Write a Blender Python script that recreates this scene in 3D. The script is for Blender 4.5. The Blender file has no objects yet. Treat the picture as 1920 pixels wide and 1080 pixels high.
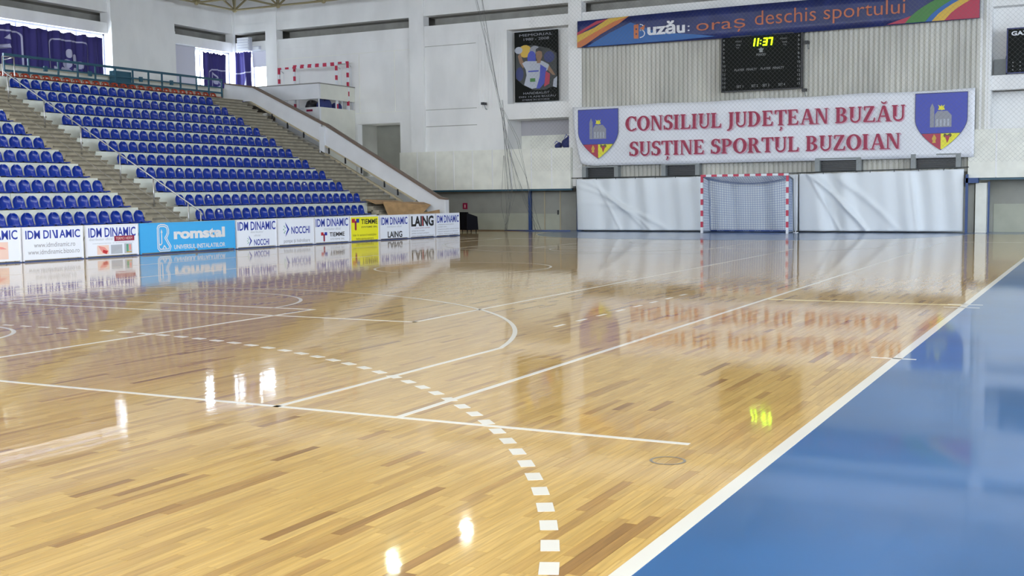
import bpy, bmesh, math, random
from mathutils import Vector, Matrix
random.seed(7)
SC = bpy.context.scene
COL = SC.collection
# ------------------------------------------------------------------ camera
CAM = Vector((11.678, -0.411, 1.470)); YAW, PIT, ROL, FPX = 0.47783, 0.08045, -0.01161, 2184.74
fw = Vector((-math.sin(YAW) * math.cos(PIT), math.cos(YAW) * math.cos(PIT), -math.sin(PIT)))
rt = Vector((math.cos(YAW), math.sin(YAW), 0)); up = rt.cross(fw)
r2 = math.cos(ROL) * rt + math.sin(ROL) * up; u2 = -math.sin(ROL) * rt + math.cos(ROL) * up
cd = bpy.data.cameras.new('camera'); cam = bpy.data.objects.new('camera', cd); COL.objects.link(cam)
cam.matrix_world = Matrix(((r2.x, u2.x, -fw.x, CAM.x), (r2.y, u2.y, -fw.y, CAM.y), (r2.z, u2.z, -fw.z, CAM.z), (0, 0, 0, 1)))
cd.sensor_width = 36; cd.lens = FPX / 1920 * 36; cd.clip_end = 300
SC.camera = cam
# ------------------------------------------------------------------ world, exposure
w = bpy.data.worlds.new('sky'); SC.world = w; w.use_nodes = True
bg = w.node_tree.nodes['Background']; bg.inputs[0].default_value = (0.87, 0.92, 1.0, 1); bg.inputs[1].default_value = 11.5
SC.view_settings.view_transform = 'Standard'; SC.view_settings.look = 'None'
SC.view_settings.exposure = 0.38; SC.view_settings.gamma = 1; SC.view_settings.use_curve_mapping = False
SC.cycles.max_bounces = 8; SC.cycles.diffuse_bounces = 4; SC.cycles.glossy_bounces = 4; SC.cycles.transparent_max_bounces = 12
FILL_LAMP_W = 120.0

# ------------------------------------------------------------------ materials
def mat(name, col, rough=0.6, spec=0.5, metal=0.0, emit=None, es=1.0, coat=0.0, crough=0.05, noise=0.0, nscale=3.0, stretch=(1, 1, 1), bump=0.0):
    m = bpy.data.materials.new(name); m.use_nodes = True
    nt = m.node_tree; b = nt.nodes['Principled BSDF']
    b.inputs['Base Color'].default_value = (*col, 1); b.inputs['Roughness'].default_value = rough
    b.inputs['Specular IOR Level'].default_value = spec; b.inputs['Metallic'].default_value = metal
    b.inputs['Coat Weight'].default_value = coat; b.inputs['Coat Roughness'].default_value = crough
    if emit: b.inputs['Emission Color'].default_value = (*emit, 1); b.inputs['Emission Strength'].default_value = es
    if noise or bump:
        g = nt.nodes.new('ShaderNodeNewGeometry'); mp = nt.nodes.new('ShaderNodeMapping'); mp.inputs['Scale'].default_value = stretch
        n = nt.nodes.new('ShaderNodeTexNoise'); n.inputs['Scale'].default_value = nscale; n.inputs['Detail'].default_value = 6
        nt.links.new(g.outputs['Position'], mp.inputs[0]); nt.links.new(mp.outputs[0], n.inputs['Vector'])
    if noise:
        r = nt.nodes.new('ShaderNodeValToRGB')
        r.color_ramp.elements[0].position = 0.35; r.color_ramp.elements[1].position = 0.62
        r.color_ramp.elements[0].color = (*[c * (1 - noise) for c in col], 1); r.color_ramp.elements[1].color = (*col, 1)
        nt.links.new(n.outputs['Fac'], r.inputs[0]); nt.links.new(r.outputs[0], b.inputs['Base Color'])
    if bump:
        bp = nt.nodes.new('ShaderNodeBump'); bp.inputs['Strength'].default_value = bump; bp.inputs['Distance'].default_value = 0.02
        nt.links.new(n.outputs['Fac'], bp.inputs['Height']); nt.links.new(bp.outputs[0], b.inputs['Normal'])
    return m

def wood(name, src):
    m = bpy.data.materials.new(name); m.use_nodes = True; nt = m.node_tree; L = nt.links.new
    b = nt.nodes['Principled BSDF']
    if src == 'attr':
        t = nt.nodes.new('ShaderNodeAttribute'); t.attribute_name = 'tone'; tone = t.outputs['Fac']
    else:
        t = nt.nodes.new('ShaderNodeObjectInfo'); tone = t.outputs['Random']
    r = nt.nodes.new('ShaderNodeValToRGB'); cr = r.color_ramp
    stops = [(0.0, (0.27, 0.135, 0.035)), (0.02, (0.37, 0.20, 0.052)), (0.06, (0.43, 0.25, 0.068)), (0.20, (0.51, 0.315, 0.085)),
             (0.50, (0.555, 0.35, 0.095)), (1.0, (0.60, 0.39, 0.118))]
    while len(cr.elements) < len(stops): cr.elements.new(0.5)
    for e, (p, c) in zip(cr.elements, stops): e.position = p; e.color = (*c, 1)
    L(tone, r.inputs[0])
    g = nt.nodes.new('ShaderNodeNewGeometry'); mp = nt.nodes.new('ShaderNodeMapping'); mp.inputs['Scale'].default_value = (60, 2.6, 1)
    off = nt.nodes.new('ShaderNodeMath'); off.operation = 'MULTIPLY'; off.inputs[1].default_value = 53.0; L(tone, off.inputs[0])
    n = nt.nodes.new('ShaderNodeTexNoise'); n.noise_dimensions = '4D'; n.inputs['Scale'].default_value = 1.0; n.inputs['Detail'].default_value = 5; n.inputs['Distortion'].default_value = 0.6
    L(g.outputs['Position'], mp.inputs[0]); L(mp.outputs[0], n.inputs['Vector']); L(off.outputs[0], n.inputs['W'])
    mr = nt.nodes.new('ShaderNodeMapRange'); mr.inputs[1].default_value = 0.3; mr.inputs[2].default_value = 0.7; mr.inputs[3].default_value = 0.70; mr.inputs[4].default_value = 1.10
    L(n.outputs['Fac'], mr.inputs[0])
    mx = nt.nodes.new('ShaderNodeMix'); mx.data_type = 'RGBA'; mx.blend_type = 'MULTIPLY'; mx.inputs[0].default_value = 1.0
    L(r.outputs[0], mx.inputs[6]); L(mr.outputs[0], mx.inputs[7]); L(mx.outputs[2], b.inputs['Base Color'])
    b.inputs['Roughness'].default_value = 0.38; b.inputs['Specular IOR Level'].default_value = 0.3
    b.inputs['Coat Weight'].default_value = 0.9; b.inputs['Coat Roughness'].default_value = 0.05; b.inputs['Coat IOR'].default_value = 1.6
    bp = nt.nodes.new('ShaderNodeBump'); bp.inputs['Strength'].default_value = 0.06; bp.inputs['Distance'].default_value = 0.003
    n2 = nt.nodes.new('ShaderNodeTexNoise'); n2.inputs['Scale'].default_value = 1.0; n2.inputs['Detail'].default_value = 2
    mp2 = nt.nodes.new('ShaderNodeMapping'); mp2.inputs['Scale'].default_value = (14, 9, 1); L(g.outputs['Position'], mp2.inputs[0]); L(mp2.outputs[0], n2.inputs['Vector'])
    L(n2.outputs['Fac'], bp.inputs['Height']); L(bp.outputs[0], b.inputs['Coat Normal'])
    return m

M = {}
M['plank'] = wood('maple plank', 'attr'); M['plank_obj'] = wood('maple plank single', 'obj')
M['subfloor'] = mat('subfloor', (0.30, 0.19, 0.09), 0.7)
M['line'] = mat('white line paint', (0.60, 0.58, 0.52), 0.35, coat=0.5)
M['tapeline'] = mat('pale yellow line tape', (0.80, 0.72, 0.40), 0.35, coat=0.5)
M['bluefloor'] = mat('blue floor paint', (0.010, 0.095, 0.26), 0.35, coat=0.65, crough=0.05, noise=0.2, nscale=0.9, bump=0.02)
M['white'] = mat('white wall paint', (0.84, 0.84, 0.83), 0.75, noise=0.10, nscale=0.9, stretch=(1, 1, 0.5))
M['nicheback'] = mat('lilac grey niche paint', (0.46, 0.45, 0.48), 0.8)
M['white2'] = mat('white balcony panel paint', (0.84, 0.84, 0.76), 0.75, noise=0.10, nscale=2.2)
M['offwhite'] = mat('offwhite rib cladding', (0.64, 0.63, 0.57), 0.7, noise=0.22, nscale=0.7, stretch=(1, 1, 0.35))
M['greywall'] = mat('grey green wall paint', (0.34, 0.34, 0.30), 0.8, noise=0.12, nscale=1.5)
M['dado'] = mat('pale dado paint', (0.44, 0.45, 0.36), 0.7, noise=0.12, nscale=1.5)
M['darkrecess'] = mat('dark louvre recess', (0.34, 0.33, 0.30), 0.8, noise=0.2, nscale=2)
M['ceil'] = mat('ceiling sheet', (0.50, 0.50, 0.49), 0.8)
M['truss'] = mat('ochre truss steel', (0.30, 0.25, 0.13), 0.5, 0.5)
M['concrete'] = mat('stair concrete', (0.42, 0.38, 0.29), 0.85, noise=0.28, nscale=3.5)
M['nosing_shade'] = mat('dark step edge shade', (0.20, 0.18, 0.14), 0.8)  # dark colour stands in for the shadow line at each step edge
M['riser'] = mat('white riser paint', (0.72, 0.76, 0.70), 0.7, noise=0.16, nscale=2.0)
M['string'] = mat('stair side wall paint', (0.36, 0.35, 0.32), 0.8, noise=0.1, nscale=2)
M['parapet'] = mat('white parapet paint', (0.74, 0.75, 0.78), 0.6, noise=0.08, nscale=1.2)
M['parapetin'] = mat('cream parapet paint', (0.74, 0.74, 0.66), 0.7, noise=0.08, nscale=1.2)
M['brownrail'] = mat('brown timber cap', (0.17, 0.12, 0.09), 0.5)
M['beige'] = mat('beige edge paint', (0.45, 0.39, 0.27), 0.7)
M['seatblue'] = mat('blue seat plastic', (0.004, 0.030, 0.29), 0.2, 0.5)
M['seatred'] = mat('orange red seat plastic', (0.36, 0.05, 0.02), 0.3, 0.5)
M['steel'] = mat('brushed steel tube', (0.45, 0.45, 0.45), 0.35, metal=0.8)
M['greysteel'] = mat('grey painted tube', (0.22, 0.21, 0.19), 0.4)
M['teal'] = mat('teal rail paint', (0.02, 0.09, 0.14), 0.4)
M['bluepaint'] = mat('blue frame paint', (0.02, 0.06, 0.20), 0.45)
M['black'] = mat('black plastic', (0.015, 0.015, 0.02), 0.4)
M['darkgrey'] = mat('dark grey metal', (0.04, 0.045, 0.045), 0.5)
M['grey'] = mat('mid grey metal', (0.25, 0.27, 0.27), 0.5)
M['tarp'] = mat('white tarpaulin', (0.74, 0.78, 0.81), 0.5)
M['banner'] = mat('white banner cloth', (0.80, 0.82, 0.87), 0.5, noise=0.06, nscale=1.2)
M['crimson'] = mat('crimson lettering', (0.34, 0.012, 0.06), 0.5)
M['pink'] = mat('pale crimson letter shadow', (0.62, 0.36, 0.45), 0.5)
M['navyban'] = mat('navy banner print', (0.018, 0.030, 0.15), 0.4, noise=0.3, nscale=1.5)
M['royal'] = mat('royal blue print', (0.05, 0.07, 0.42), 0.45)
M['midblue'] = mat('mid blue print', (0.02, 0.12, 0.38), 0.45)
M['yellowp'] = mat('yellow print', (0.62, 0.40, 0.05), 0.45)
M['orangep'] = mat('orange print', (0.55, 0.16, 0.05), 0.45)
M['redp'] = mat('red print', (0.42, 0.03, 0.07), 0.45)
M['greenp'] = mat('green print', (0.05, 0.20, 0.04), 0.45)
M['letterorange'] = mat('orange lettering', (0.50, 0.14, 0.06), 0.45)
M['letterwhite'] = mat('white lettering', (0.75, 0.76, 0.80), 0.45)
M['shieldyellow'] = mat('lemon shield field', (0.80, 0.75, 0.03), 0.45)
M['greyprint'] = mat('grey print', (0.28, 0.29, 0.33), 0.5)
M['lightgreyprint'] = mat('light grey print', (0.42, 0.45, 0.52), 0.5)
M['greendark'] = mat('olive print', (0.10, 0.10, 0.03), 0.5)
M['boardwhite'] = mat('white hoarding sheet', (0.82, 0.88, 1.0), 0.35)
M['boardframe'] = mat('white hoarding frame', (0.80, 0.83, 0.92), 0.4)
M['boardblue'] = mat('sky blue hoarding sheet', (0.05, 0.42, 0.88), 0.35)
M['boardyellow'] = mat('yellow hoarding sheet', (0.88, 0.86, 0.02), 0.35)
M['inkblue'] = mat('dark blue ink', (0.01, 0.035, 0.38), 0.4)
M['inknavy'] = mat('navy ink', (0.02, 0.03, 0.14), 0.4)
M['inkblack'] = mat('black ink', (0.01, 0.01, 0.012), 0.4)
M['inkgrey'] = mat('grey ink', (0.45, 0.50, 0.58), 0.4)
M['inkred'] = mat('red ink', (0.50, 0.02, 0.03), 0.4)
M['inkmaroon'] = mat('maroon ink', (0.28, 0.005, 0.05), 0.4)
M['inksalmon'] = mat('salmon ink', (0.80, 0.30, 0.27), 0.4)
M['inkpeach'] = mat('peach ink', (0.84, 0.62, 0.55), 0.4)
M['inkgreen'] = mat('green ink', (0.10, 0.35, 0.22), 0.4)
M['screen'] = mat('scoreboard face', (0.006, 0.007, 0.006), 0.7, 0.2)
M['led'] = mat('lit green digits', (0.1, 0.3, 0.0), 0.4, emit=(0.45, 1.0, 0.0), es=9.0)
M['scoretext'] = mat('scoreboard lettering', (0.30, 0.31, 0.31), 0.5)
M['goalred'] = mat('goal red paint', (0.50, 0.015, 0.06), 0.4)
M['goalwhite'] = mat('goal white paint', (0.72, 0.74, 0.78), 0.4)
M['net'] = mat('pale blue net cord', (0.30, 0.38, 0.58), 0.8)
M['netrope'] = mat('dark blue net rope', (0.06, 0.10, 0.28), 0.8)
M['safetynet'] = mat('dark protective net cord', (0.16, 0.165, 0.16), 0.9)
M['curtain'] = mat('navy purple curtain cloth', (0.035, 0.028, 0.17), 0.8)
M['curtainprint'] = mat('pale curtain print', (0.42, 0.42, 0.58), 0.8)
M['blind'] = mat('pale roller blind', (0.62, 0.62, 0.72), 0.8)
M['winframe'] = mat('window frame white', (0.55, 0.57, 0.65), 0.5)
M['ply'] = mat('plywood sheet', (0.42, 0.26, 0.12), 0.6, noise=0.25, nscale=4)
M['skin'] = mat('printed skin tone', (0.26, 0.15, 0.085), 0.5)
M['lampglass'] = mat('lamp reflector', (0.6, 0.6, 0.6), 0.3, metal=0.7)
M['ringmetal'] = mat('brass floor socket ring', (0.35, 0.33, 0.29), 0.35, metal=0.6)
M['chairblack'] = mat('black chair fabric', (0.008, 0.008, 0.012), 0.9, 0.15)
M['bag'] = mat('navy holdall fabric', (0.03, 0.04, 0.16), 0.8)
gl = bpy.data.materials.new('window glass'); gl.use_nodes = True; nt = gl.node_tree
for n in list(nt.nodes): nt.nodes.remove(n)
o_ = nt.nodes.new('ShaderNodeOutputMaterial'); t_ = nt.nodes.new('ShaderNodeBsdfTransparent'); g_ = nt.nodes.new('ShaderNodeBsdfGlossy'); mx_ = nt.nodes.new('ShaderNodeMixShader')
g_.inputs['Roughness'].default_value = 0.02; t_.inputs[0].default_value = (0.92, 0.95, 0.97, 1); mx_.inputs[0].default_value = 0.06
nt.links.new(t_.outputs[0], mx_.inputs[1]); nt.links.new(g_.outputs[0], mx_.inputs[2]); nt.links.new(mx_.outputs[0], o_.inputs[0]); M['glass'] = gl

# ------------------------------------------------------------------ helpers
class MB:
    def __init__(s): s.v = []; s.f = []; s.m = []
    def poly(s, pts, mi=0):
        b = len(s.v); s.v += [tuple(p) for p in pts]; s.f.append(tuple(range(b, b + len(pts)))); s.m.append(mi); return s
    def box(s, x0, y0, z0, x1, y1, z1, mi=0):
        b = len(s.v)
        s.v += [(x0, y0, z0), (x1, y0, z0), (x1, y1, z0), (x0, y1, z0), (x0, y0, z1), (x1, y0, z1), (x1, y1, z1), (x0, y1, z1)]
        for f in ((3, 2, 1, 0), (4, 5, 6, 7), (0, 1, 5, 4), (1, 2, 6, 5), (2, 3, 7, 6), (3, 0, 4, 7)):
            s.f.append(tuple(b + i for i in f)); s.m.append(mi)
        return s
    def tube(s, a, b, r, n=8, mi=0, r2=None):
        a = Vector(a); b = Vector(b); d = (b - a).normalized()
        u = d.cross(Vector((0, 0, 1)) if abs(d.z) < 0.9 else Vector((1, 0, 0))).normalized(); v = d.cross(u)
        if r2 is None: r2 = r
        k = len(s.v)
        for c, rr in ((a, r), (b, r2)):
            for i in range(n):
                t = 2 * math.pi * i / n; s.v.append(tuple(c + rr * (math.cos(t) * u + math.sin(t) * v)))
        for i in range(n):
            j = (i + 1) % n; s.f.append((k + j, k + i, k + n + i, k + n + j)); s.m.append(mi)
        s.f.append(tuple(k + i for i in range(n))); s.m.append(mi)
        s.f.append(tuple(k + n + i for i in reversed(range(n)))); s.m.append(mi)
        return s
    def path(s, pts, r, n=6, mi=0):
        for a, b in zip(pts, pts[1:]): s.tube(a, b, r, n, mi)
        return s
    def prism(s, pts, axis, a, b, mi=0):
        # pts: 2D outline; extruded along axis (0,1,2) from a to b
        def P(p, t):
            q = list(p); q.insert(axis, t); return tuple(q)
        k = len(s.v); n = len(pts)
        s.v += [P(p, a) for p in pts] + [P(p, b) for p in pts]
        s.f.append(tuple(k + i for i in range(n))); s.m.append(mi)
        s.f.append(tuple(k + n + i for i in reversed(range(n)))); s.m.append(mi)
        for i in range(n):
            j = (i + 1) % n; s.f.append((k + i, k + n + i, k + n + j, k + j)); s.m.append(mi)
        return s
    def grid(s, fn, nu, nv, mi=0, skip=None):
        k = len(s.v)
        for j in range(nv + 1):
            for i in range(nu + 1): s.v.append(tuple(fn(i / nu, j / nv)))
        for j in range(nv):
            for i in range(nu):
                if skip and skip(i, j): continue
                a = k + j * (nu + 1) + i; s.f.append((a, a + 1, a + nu + 2, a + nu + 1)); s.m.append(mi)
        return s
    def mesh(s, name, mats, smooth=False, fix=True):
        me = bpy.data.meshes.new(name); me.from_pydata(s.v, [], s.f)
        if not isinstance(mats, (list, tuple)): mats = [mats]
        for m in mats: me.materials.append(m)
        if len(mats) > 1: me.polygons.foreach_set('material_index', s.m)
        if smooth: me.polygons.foreach_set('use_smooth', [True] * len(s.f))
        me.update()
        if fix:
            bm = bmesh.new(); bm.from_mesh(me); bmesh.ops.recalc_face_normals(bm, faces=bm.faces); bm.to_mesh(me); bm.free()
        return me
    def build(s, name, mats, parent=None, smooth=False, fix=True):
        return link(name, s.mesh(name, mats, smooth, fix), parent)
def link(name, data, parent=None):
    o = bpy.data.objects.new(name, data); COL.objects.link(o)
    if parent: o.parent = parent
    return o
def box(name, c, m, parent=None): return MB().box(*c).build(name, m, parent)
def tag(o, label=None, cat=None, group=None, kind=None):
    if label: o['label'] = label
    if cat: o['category'] = cat
    if group: o['group'] = group
    if kind: o['kind'] = kind
    return o
def thing(name, label, cat, loc=(0, 0, 0), rz=0, group=None):
    o = bpy.data.objects.new(name, None); COL.objects.link(o); o.location = loc; o.rotation_euler = (0, 0, rz); o.empty_display_size = 0.1
    return tag(o, label, cat, group)
def struct(name, loc=(0, 0, 0)):
    o = bpy.data.objects.new(name, None); COL.objects.link(o); o.location = loc; return tag(o, kind='structure')
FC = bpy.data.curves.new('letter source', 'FONT'); FO = bpy.data.objects.new('letter source', FC); COL.objects.link(FO); FO.hide_render = True
FC.resolution_u = 3
def text_mesh(body, bold=0.0, shear=0.0):
    FC.body = body; FC.offset = bold; FC.shear = shear
    bpy.context.view_layer.update()
    return bpy.data.meshes.new_from_object(FO.evaluated_get(bpy.context.evaluated_depsgraph_get()))
def text(body, x0, x1, z0, z1, y, m, parent=None, name='lettering', bold=0.0, shear=0.0, keep=False):
    """lettering fitted to a rectangle in the local XZ plane, facing -Y"""
    me = text_mesh(body, bold, shear); xs = [v.co.x for v in me.vertices]; ys = [v.co.y for v in me.vertices]
    a, b, c, d = min(xs), max(xs), min(ys), max(ys)
    sx = (x1 - x0) / (b - a); sz = (z1 - z0) / (d - c)
    for v in me.vertices: v.co = ((v.co.x - a) * sx + x0, y, (v.co.y - c) * sz + z0)
    me.materials.clear(); me.materials.append(m); me.name = name
    return link(name, me, parent)

def ordinal(n):
    W = ['zeroth', 'first', 'second', 'third', 'fourth', 'fifth', 'sixth', 'seventh', 'eighth', 'ninth', 'tenth', 'eleventh', 'twelfth', 'thirteenth',
         'fourteenth', 'fifteenth', 'sixteenth', 'seventeenth', 'eighteenth', 'nineteenth', 'twentieth', 'twenty-first', 'twenty-second', 'twenty-third', 'twenty-fourth', 'twenty-fifth', 'twenty-sixth', 'twenty-seventh']
    return W[n]
def px(p):
    d = Vector(p) - CAM; z = d.dot(fw); return (960 + FPX * d.dot(r2) / z, 540 - FPX * d.dot(u2) / z, z)

# ================================================================== FLOOR
fl = box('floor', (-24.2, -12, -0.3, 20, 42.6, -0.004), M['subfloor']); tag(fl, kind='structure')
PW, XR, YN, YF = 0.058, 10.0, -3.0, 40.02
rng = random.Random(11)
planks = []                                     # (x0, y0, y1)
x = XR - PW
while x > -13.0:
    y = YN - rng.random() * 0.9
    while y < YF:
        l = rng.choice((0.3, 0.4, 0.5, 0.6, 0.75, 0.9)); y1 = min(y + l, YF)
        if y1 - y > 0.05: planks.append((x, y, y1))
        y += l
    x -= PW
def seen(p):
    a = px((p[0] + PW / 2, (p[1] + p[2]) / 2, 0))
    if a[2] < 0.5 or not (0 <= a[0] <= 1920 and 0 <= a[1] <= 1080): return 0
    b = px((p[0], p[1], 0)); c = px((p[0] + PW, p[1], 0)); d = px((p[0], p[2], 0))
    if b[2] < 0.3 or c[2] < 0.3: return 0
    return abs((c[0] - b[0]) * (d[1] - b[1]) - (c[1] - b[1]) * (d[0] - b[0]))
near = sorted(range(len(planks)), key=lambda i: -seen(planks[i]))[:300]
nearset = set(near)
g = 0.0007
mb = MB(); mb.box(g, 0, -0.003, PW - g, 1, 0.0); plank_me = mb.mesh('plank', M['plank_obj'])
for i in near:
    x0, y0, y1 = planks[i]
    o = link('plank', plank_me, fl); o.location = (x0, y0 + g, 0); o.scale = (1, y1 - y0 - 2 * g, 1)
    o.rotation_euler = (0, (rng.random() - 0.5) * 0.004, 0)
V = []; F = []; T = []
for i, (x0, y0, y1) in enumerate(planks):
    if i in nearset: continue
    k = len(V); d = (rng.random() - 0.5) * 0.0002; a, b_, c, e = x0 + g, x0 + PW - g, y0 + g, y1 - g
    V += [(a, c, d), (b_, c, -d), (b_, e, -d), (a, e, d), (a, c, -.003), (b_, c, -.003), (b_, e, -.003), (a, e, -.003)]
    F += [(k, k + 1, k + 2, k + 3), (k, k + 4, k + 5, k + 1), (k + 1, k + 5, k + 6, k + 2), (k + 3, k, k + 4, k + 7)][:3]
    T += [rng.random()] * 3
me = bpy.data.meshes.new('plank_field'); me.from_pydata(V, [], F); me.materials.append(M['plank'])
at = me.attributes.new('tone', 'FLOAT', 'FACE'); at.data.foreach_set('value', T)
tag(link('plank_field', me, fl), kind='stuff')
# painted blue surround: side strip and strips behind the goal lines
box('blue_border', (XR + 0.05, -12, -0.003, 20, 42.6, 0.0), M['bluefloor'], fl)
box('blue_border', (-9.0, YF + 0.0, -0.003, XR + 0.05, 42.6, 0.0), M['bluefloor'], fl)
# court lines, each one a thin coat of paint on the planks
LZ = 0.0014
def line_rect(x0, y0, x1, y1, m='line', name='court_line'): return box(name, (x0, y0, 0.0001, x1, y1, LZ), M[m], fl)
def line_arc(cx, cy, r, a0, a1, wd=0.05, n=48, name='court_arc'):
    mb = MB(); out = []; inn = []
    for i in range(n + 1):
        t = a0 + (a1 - a0) * i / n
        out.append((cx + r * math.cos(t), cy + r * math.sin(t), LZ)); inn.append((cx + (r - wd) * math.cos(t), cy + (r - wd) * math.sin(t), LZ))
    for i in range(n): mb.poly([inn[i], out[i], out[i + 1], inn[i + 1]])
    return mb.build(name, M['line'], fl)
PI = math.pi
line_rect(XR - 0.02, -12, XR + 0.06, YF)
for sy in (1, -1):
    Y = (lambda v: v) if sy == 1 else (lambda v: 40 - v)
    def R(x0, y0, x1, y1, **k): line_rect(x0, min(Y(y0), Y(y1)), x1, max(Y(y0), Y(y1)), **k)
    def A(cx, cy, r, a0, a1, wd=0.05, **k): line_arc(cx, Y(cy), r, a0 if sy == 1 else -a0, a1 if sy == 1 else -a1, wd, **k)
    R(-9.5, 6.0, 9.5, 6.05)                                     # basketball baseline
    for s in (-1, 1):
        R(min(s * 2.45, s * 2.4), 6.0, max(s * 2.45, s * 2.4), 11.8)   # key
    R(-2.45, 11.8, 2.45, 11.85)
    A(0, 11.8, 1.8, 0, PI); A(0, 7.575, 1.25, 0, PI)
    yb = 7.575; t0 = math.acos(6.5 / 6.75)
    for s in (-1, 1): R(min(s * 6.5, s * 6.45), 6.0, max(s * 6.5, s * 6.45), yb + 6.75 * math.sin(t0))
    A(0, yb, 6.75, t0, PI - t0, n=90)
    # handball dashed nine metre line
    def dash(pa, pb, f_=1.0):
        d = (Vector(pb) - Vector(pa)).normalized(); nrm = Vector((-d.y, d.x)) * 0.025 * 1.6 * f_
        a = Vector(pa); b = Vector(pb)
        mb = MB(); q = [(a + nrm), (b + nrm), (b - nrm), (a - nrm)]
        mb.prism([(p.x, p.y) for p in q], 2, 0.0001, LZ + 0.0003); mb.build('line_dash', M['line'], fl)
    if sy == 1:
        for s in (-1, 1):
            if s < 0: continue
            th = 0.34; st = 0.15 / 9; k = 0
            while th < PI / 2:
                p = lambda t: (s * (1.5 + 9 * math.cos(t)), 9 * math.sin(t))
                dash(p(th), p(min(th + st, PI / 2))); th += 2 * st
        k = 1.4
        while k > -6: dash((k, 8.98), (k - .15, 8.98), .55); k -= 0.3
    else:
        pts = [(1.5 + 5.95 * math.cos(t), 40 - 5.95 * math.sin(t)) for t in [PI / 2 * i / 16 for i in range(17)]]
        pts = [(a, min(b, 40.02)) for a, b in pts] + [(-a, b) for a, b in pts[::-1]]
        MB().prism(pts, 2, 0.0001, 0.0009).build('blue_goal_area', M['bluefloor'], fl)
        line_arc(1.5, 40, 6, -PI / 2, 0); line_arc(-1.5, 40, 6, -PI, -PI / 2); line_rect(-1.5, 33.95, 1.5, 34)
        tag(fl)
for s in (-1, 1): line_rect(min(s * 7.5, s * 7.45), 6.05, max(s * 7.5, s * 7.45), 34)
line_arc(0, 20, 1.8, 0, 2 * PI, n=80)
for s in (-1, 1): line_rect(min(s * 4.5, s * 4.45), 11, max(s * 4.5, s * 4.45), 29)
line_rect(-4.5, 11, 4.5, 11.05); line_rect(-4.5, 28.95, 4.5, 29)
for k in range(8): line_rect(6.17, 11.2 + k * 0.6, 6.22, 11.45 + k * 0.6, name='line_dash')
line_rect(9.80, 10.06, 10.18, 10.10); line_rect(9.80, 14.93, 10.22, 14.97); line_rect(9.80, 15.33, 10.22, 15.37)
line_rect(7.5, 15.23, 9.98, 15.27, m='tapeline')
mb = MB()
for i in range(40):
    a, b = 2 * PI * i / 40, 2 * PI * (i + 1) / 40
    c = (9.53, 5.575); r0, r1 = 0.085, 0.10
    mb.poly([(c[0] + r0 * math.cos(a), c[1] + r0 * math.sin(a), .0016), (c[0] + r1 * math.cos(a), c[1] + r1 * math.sin(a), .0016),
             (c[0] + r1 * math.cos(b), c[1] + r1 * math.sin(b), .0016), (c[0] + r0 * math.cos(b), c[1] + r0 * math.sin(b), .0016)])
sk = mb.build('floor_socket_ring', M['ringmetal']); tag(sk, 'round metal socket ring set flush in the wooden floor near the blue border', 'floor ring')

# ================================================================== END WALL
YW = 41.6
we = struct('wall_end')
def W(name, x0, z0, x1, z1, y0=YW, y1=YW + 0.35, m='white'): return box(name, (x0, y0, z0, x1, y1, z1), M[m], we)
XL, XE = -24.2, 20.0
for a, b in ((-22.3, -21.68), (-14.73, -14.03), (-7.43, -6.87), (7.45, 7.9), (14.75, 15.4)): W('pillar', a, 0 if a < -20 else 1.75, b, 11.4, YW - 0.10)
bays = [(XL, -22.3), (-21.68, -14.73), (-14.03, -7.43), (-6.87, 7.45), (7.9, 14.75), (15.4, XE)]
for a, b in bays:
    W('upper_wall_panel', a, 9.22, b, 11.4)
    W('beam', a, 8.86, b, 9.22, YW - 0.06)
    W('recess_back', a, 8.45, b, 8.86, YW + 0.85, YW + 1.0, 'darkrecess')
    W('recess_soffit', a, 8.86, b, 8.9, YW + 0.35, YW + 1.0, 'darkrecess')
    W('recess_sill', a, 8.35, b, 8.45, YW + 0.35, YW + 1.0, 'white')
    W('lintel', a, 8.02, b, 8.45, YW - 0.02)
W('light_block_skin', -22.3, 0, XE + .4, 11.5, YW + 1.75, YW + 1.85, 'darkrecess'); W('light_block_skin', XL - 1.1, 8.05, -22.3, 11.5, YW + 1.75, YW + 1.85, 'darkrecess')  # unseen outer shell added to stop sky light leaking through wall gaps
W('light_block_roof', XL - 1.1, 11.4, XE + .4, 11.5, YW, YW + 1.85, 'darkrecess'); W('light_block_cheek', -22.35, 0, -22.28, 8.05, YW + .35, YW + 1.75, 'darkrecess'); W('light_block_cheek', XL - 1.1, 8.05, -22.3, 8.12, YW + .35, YW + 1.75, 'darkrecess'); W('light_block_cheek', XE + .35, 0, XE + .42, 11.5, YW + .35, YW + 1.85, 'darkrecess')
# bay B: behind the stair landing
W('wall_panel', -21.68, 4.55, -14.73, 8.02); W('wall_panel', -21.68, 0, -17.5, 4.55); W('wall_panel', -15.32, 0, -14.73, 4.55)
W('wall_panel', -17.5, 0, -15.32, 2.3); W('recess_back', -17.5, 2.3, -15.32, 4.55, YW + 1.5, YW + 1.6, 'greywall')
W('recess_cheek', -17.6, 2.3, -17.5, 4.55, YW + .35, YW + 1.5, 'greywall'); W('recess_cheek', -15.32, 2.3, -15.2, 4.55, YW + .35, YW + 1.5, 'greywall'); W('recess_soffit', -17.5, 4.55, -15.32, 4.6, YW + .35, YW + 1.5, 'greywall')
for z, h in ((7.55, .02), (5.0, .02)): W('joint_strip', -21.68, z, -14.73, z + h, YW - 0.015, YW, 'white2')
for xx in (-17.35, -15.55): W('joint_strip', xx, 5.0, xx + .02, 7.55, YW - 0.015, YW, 'white2')
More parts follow.
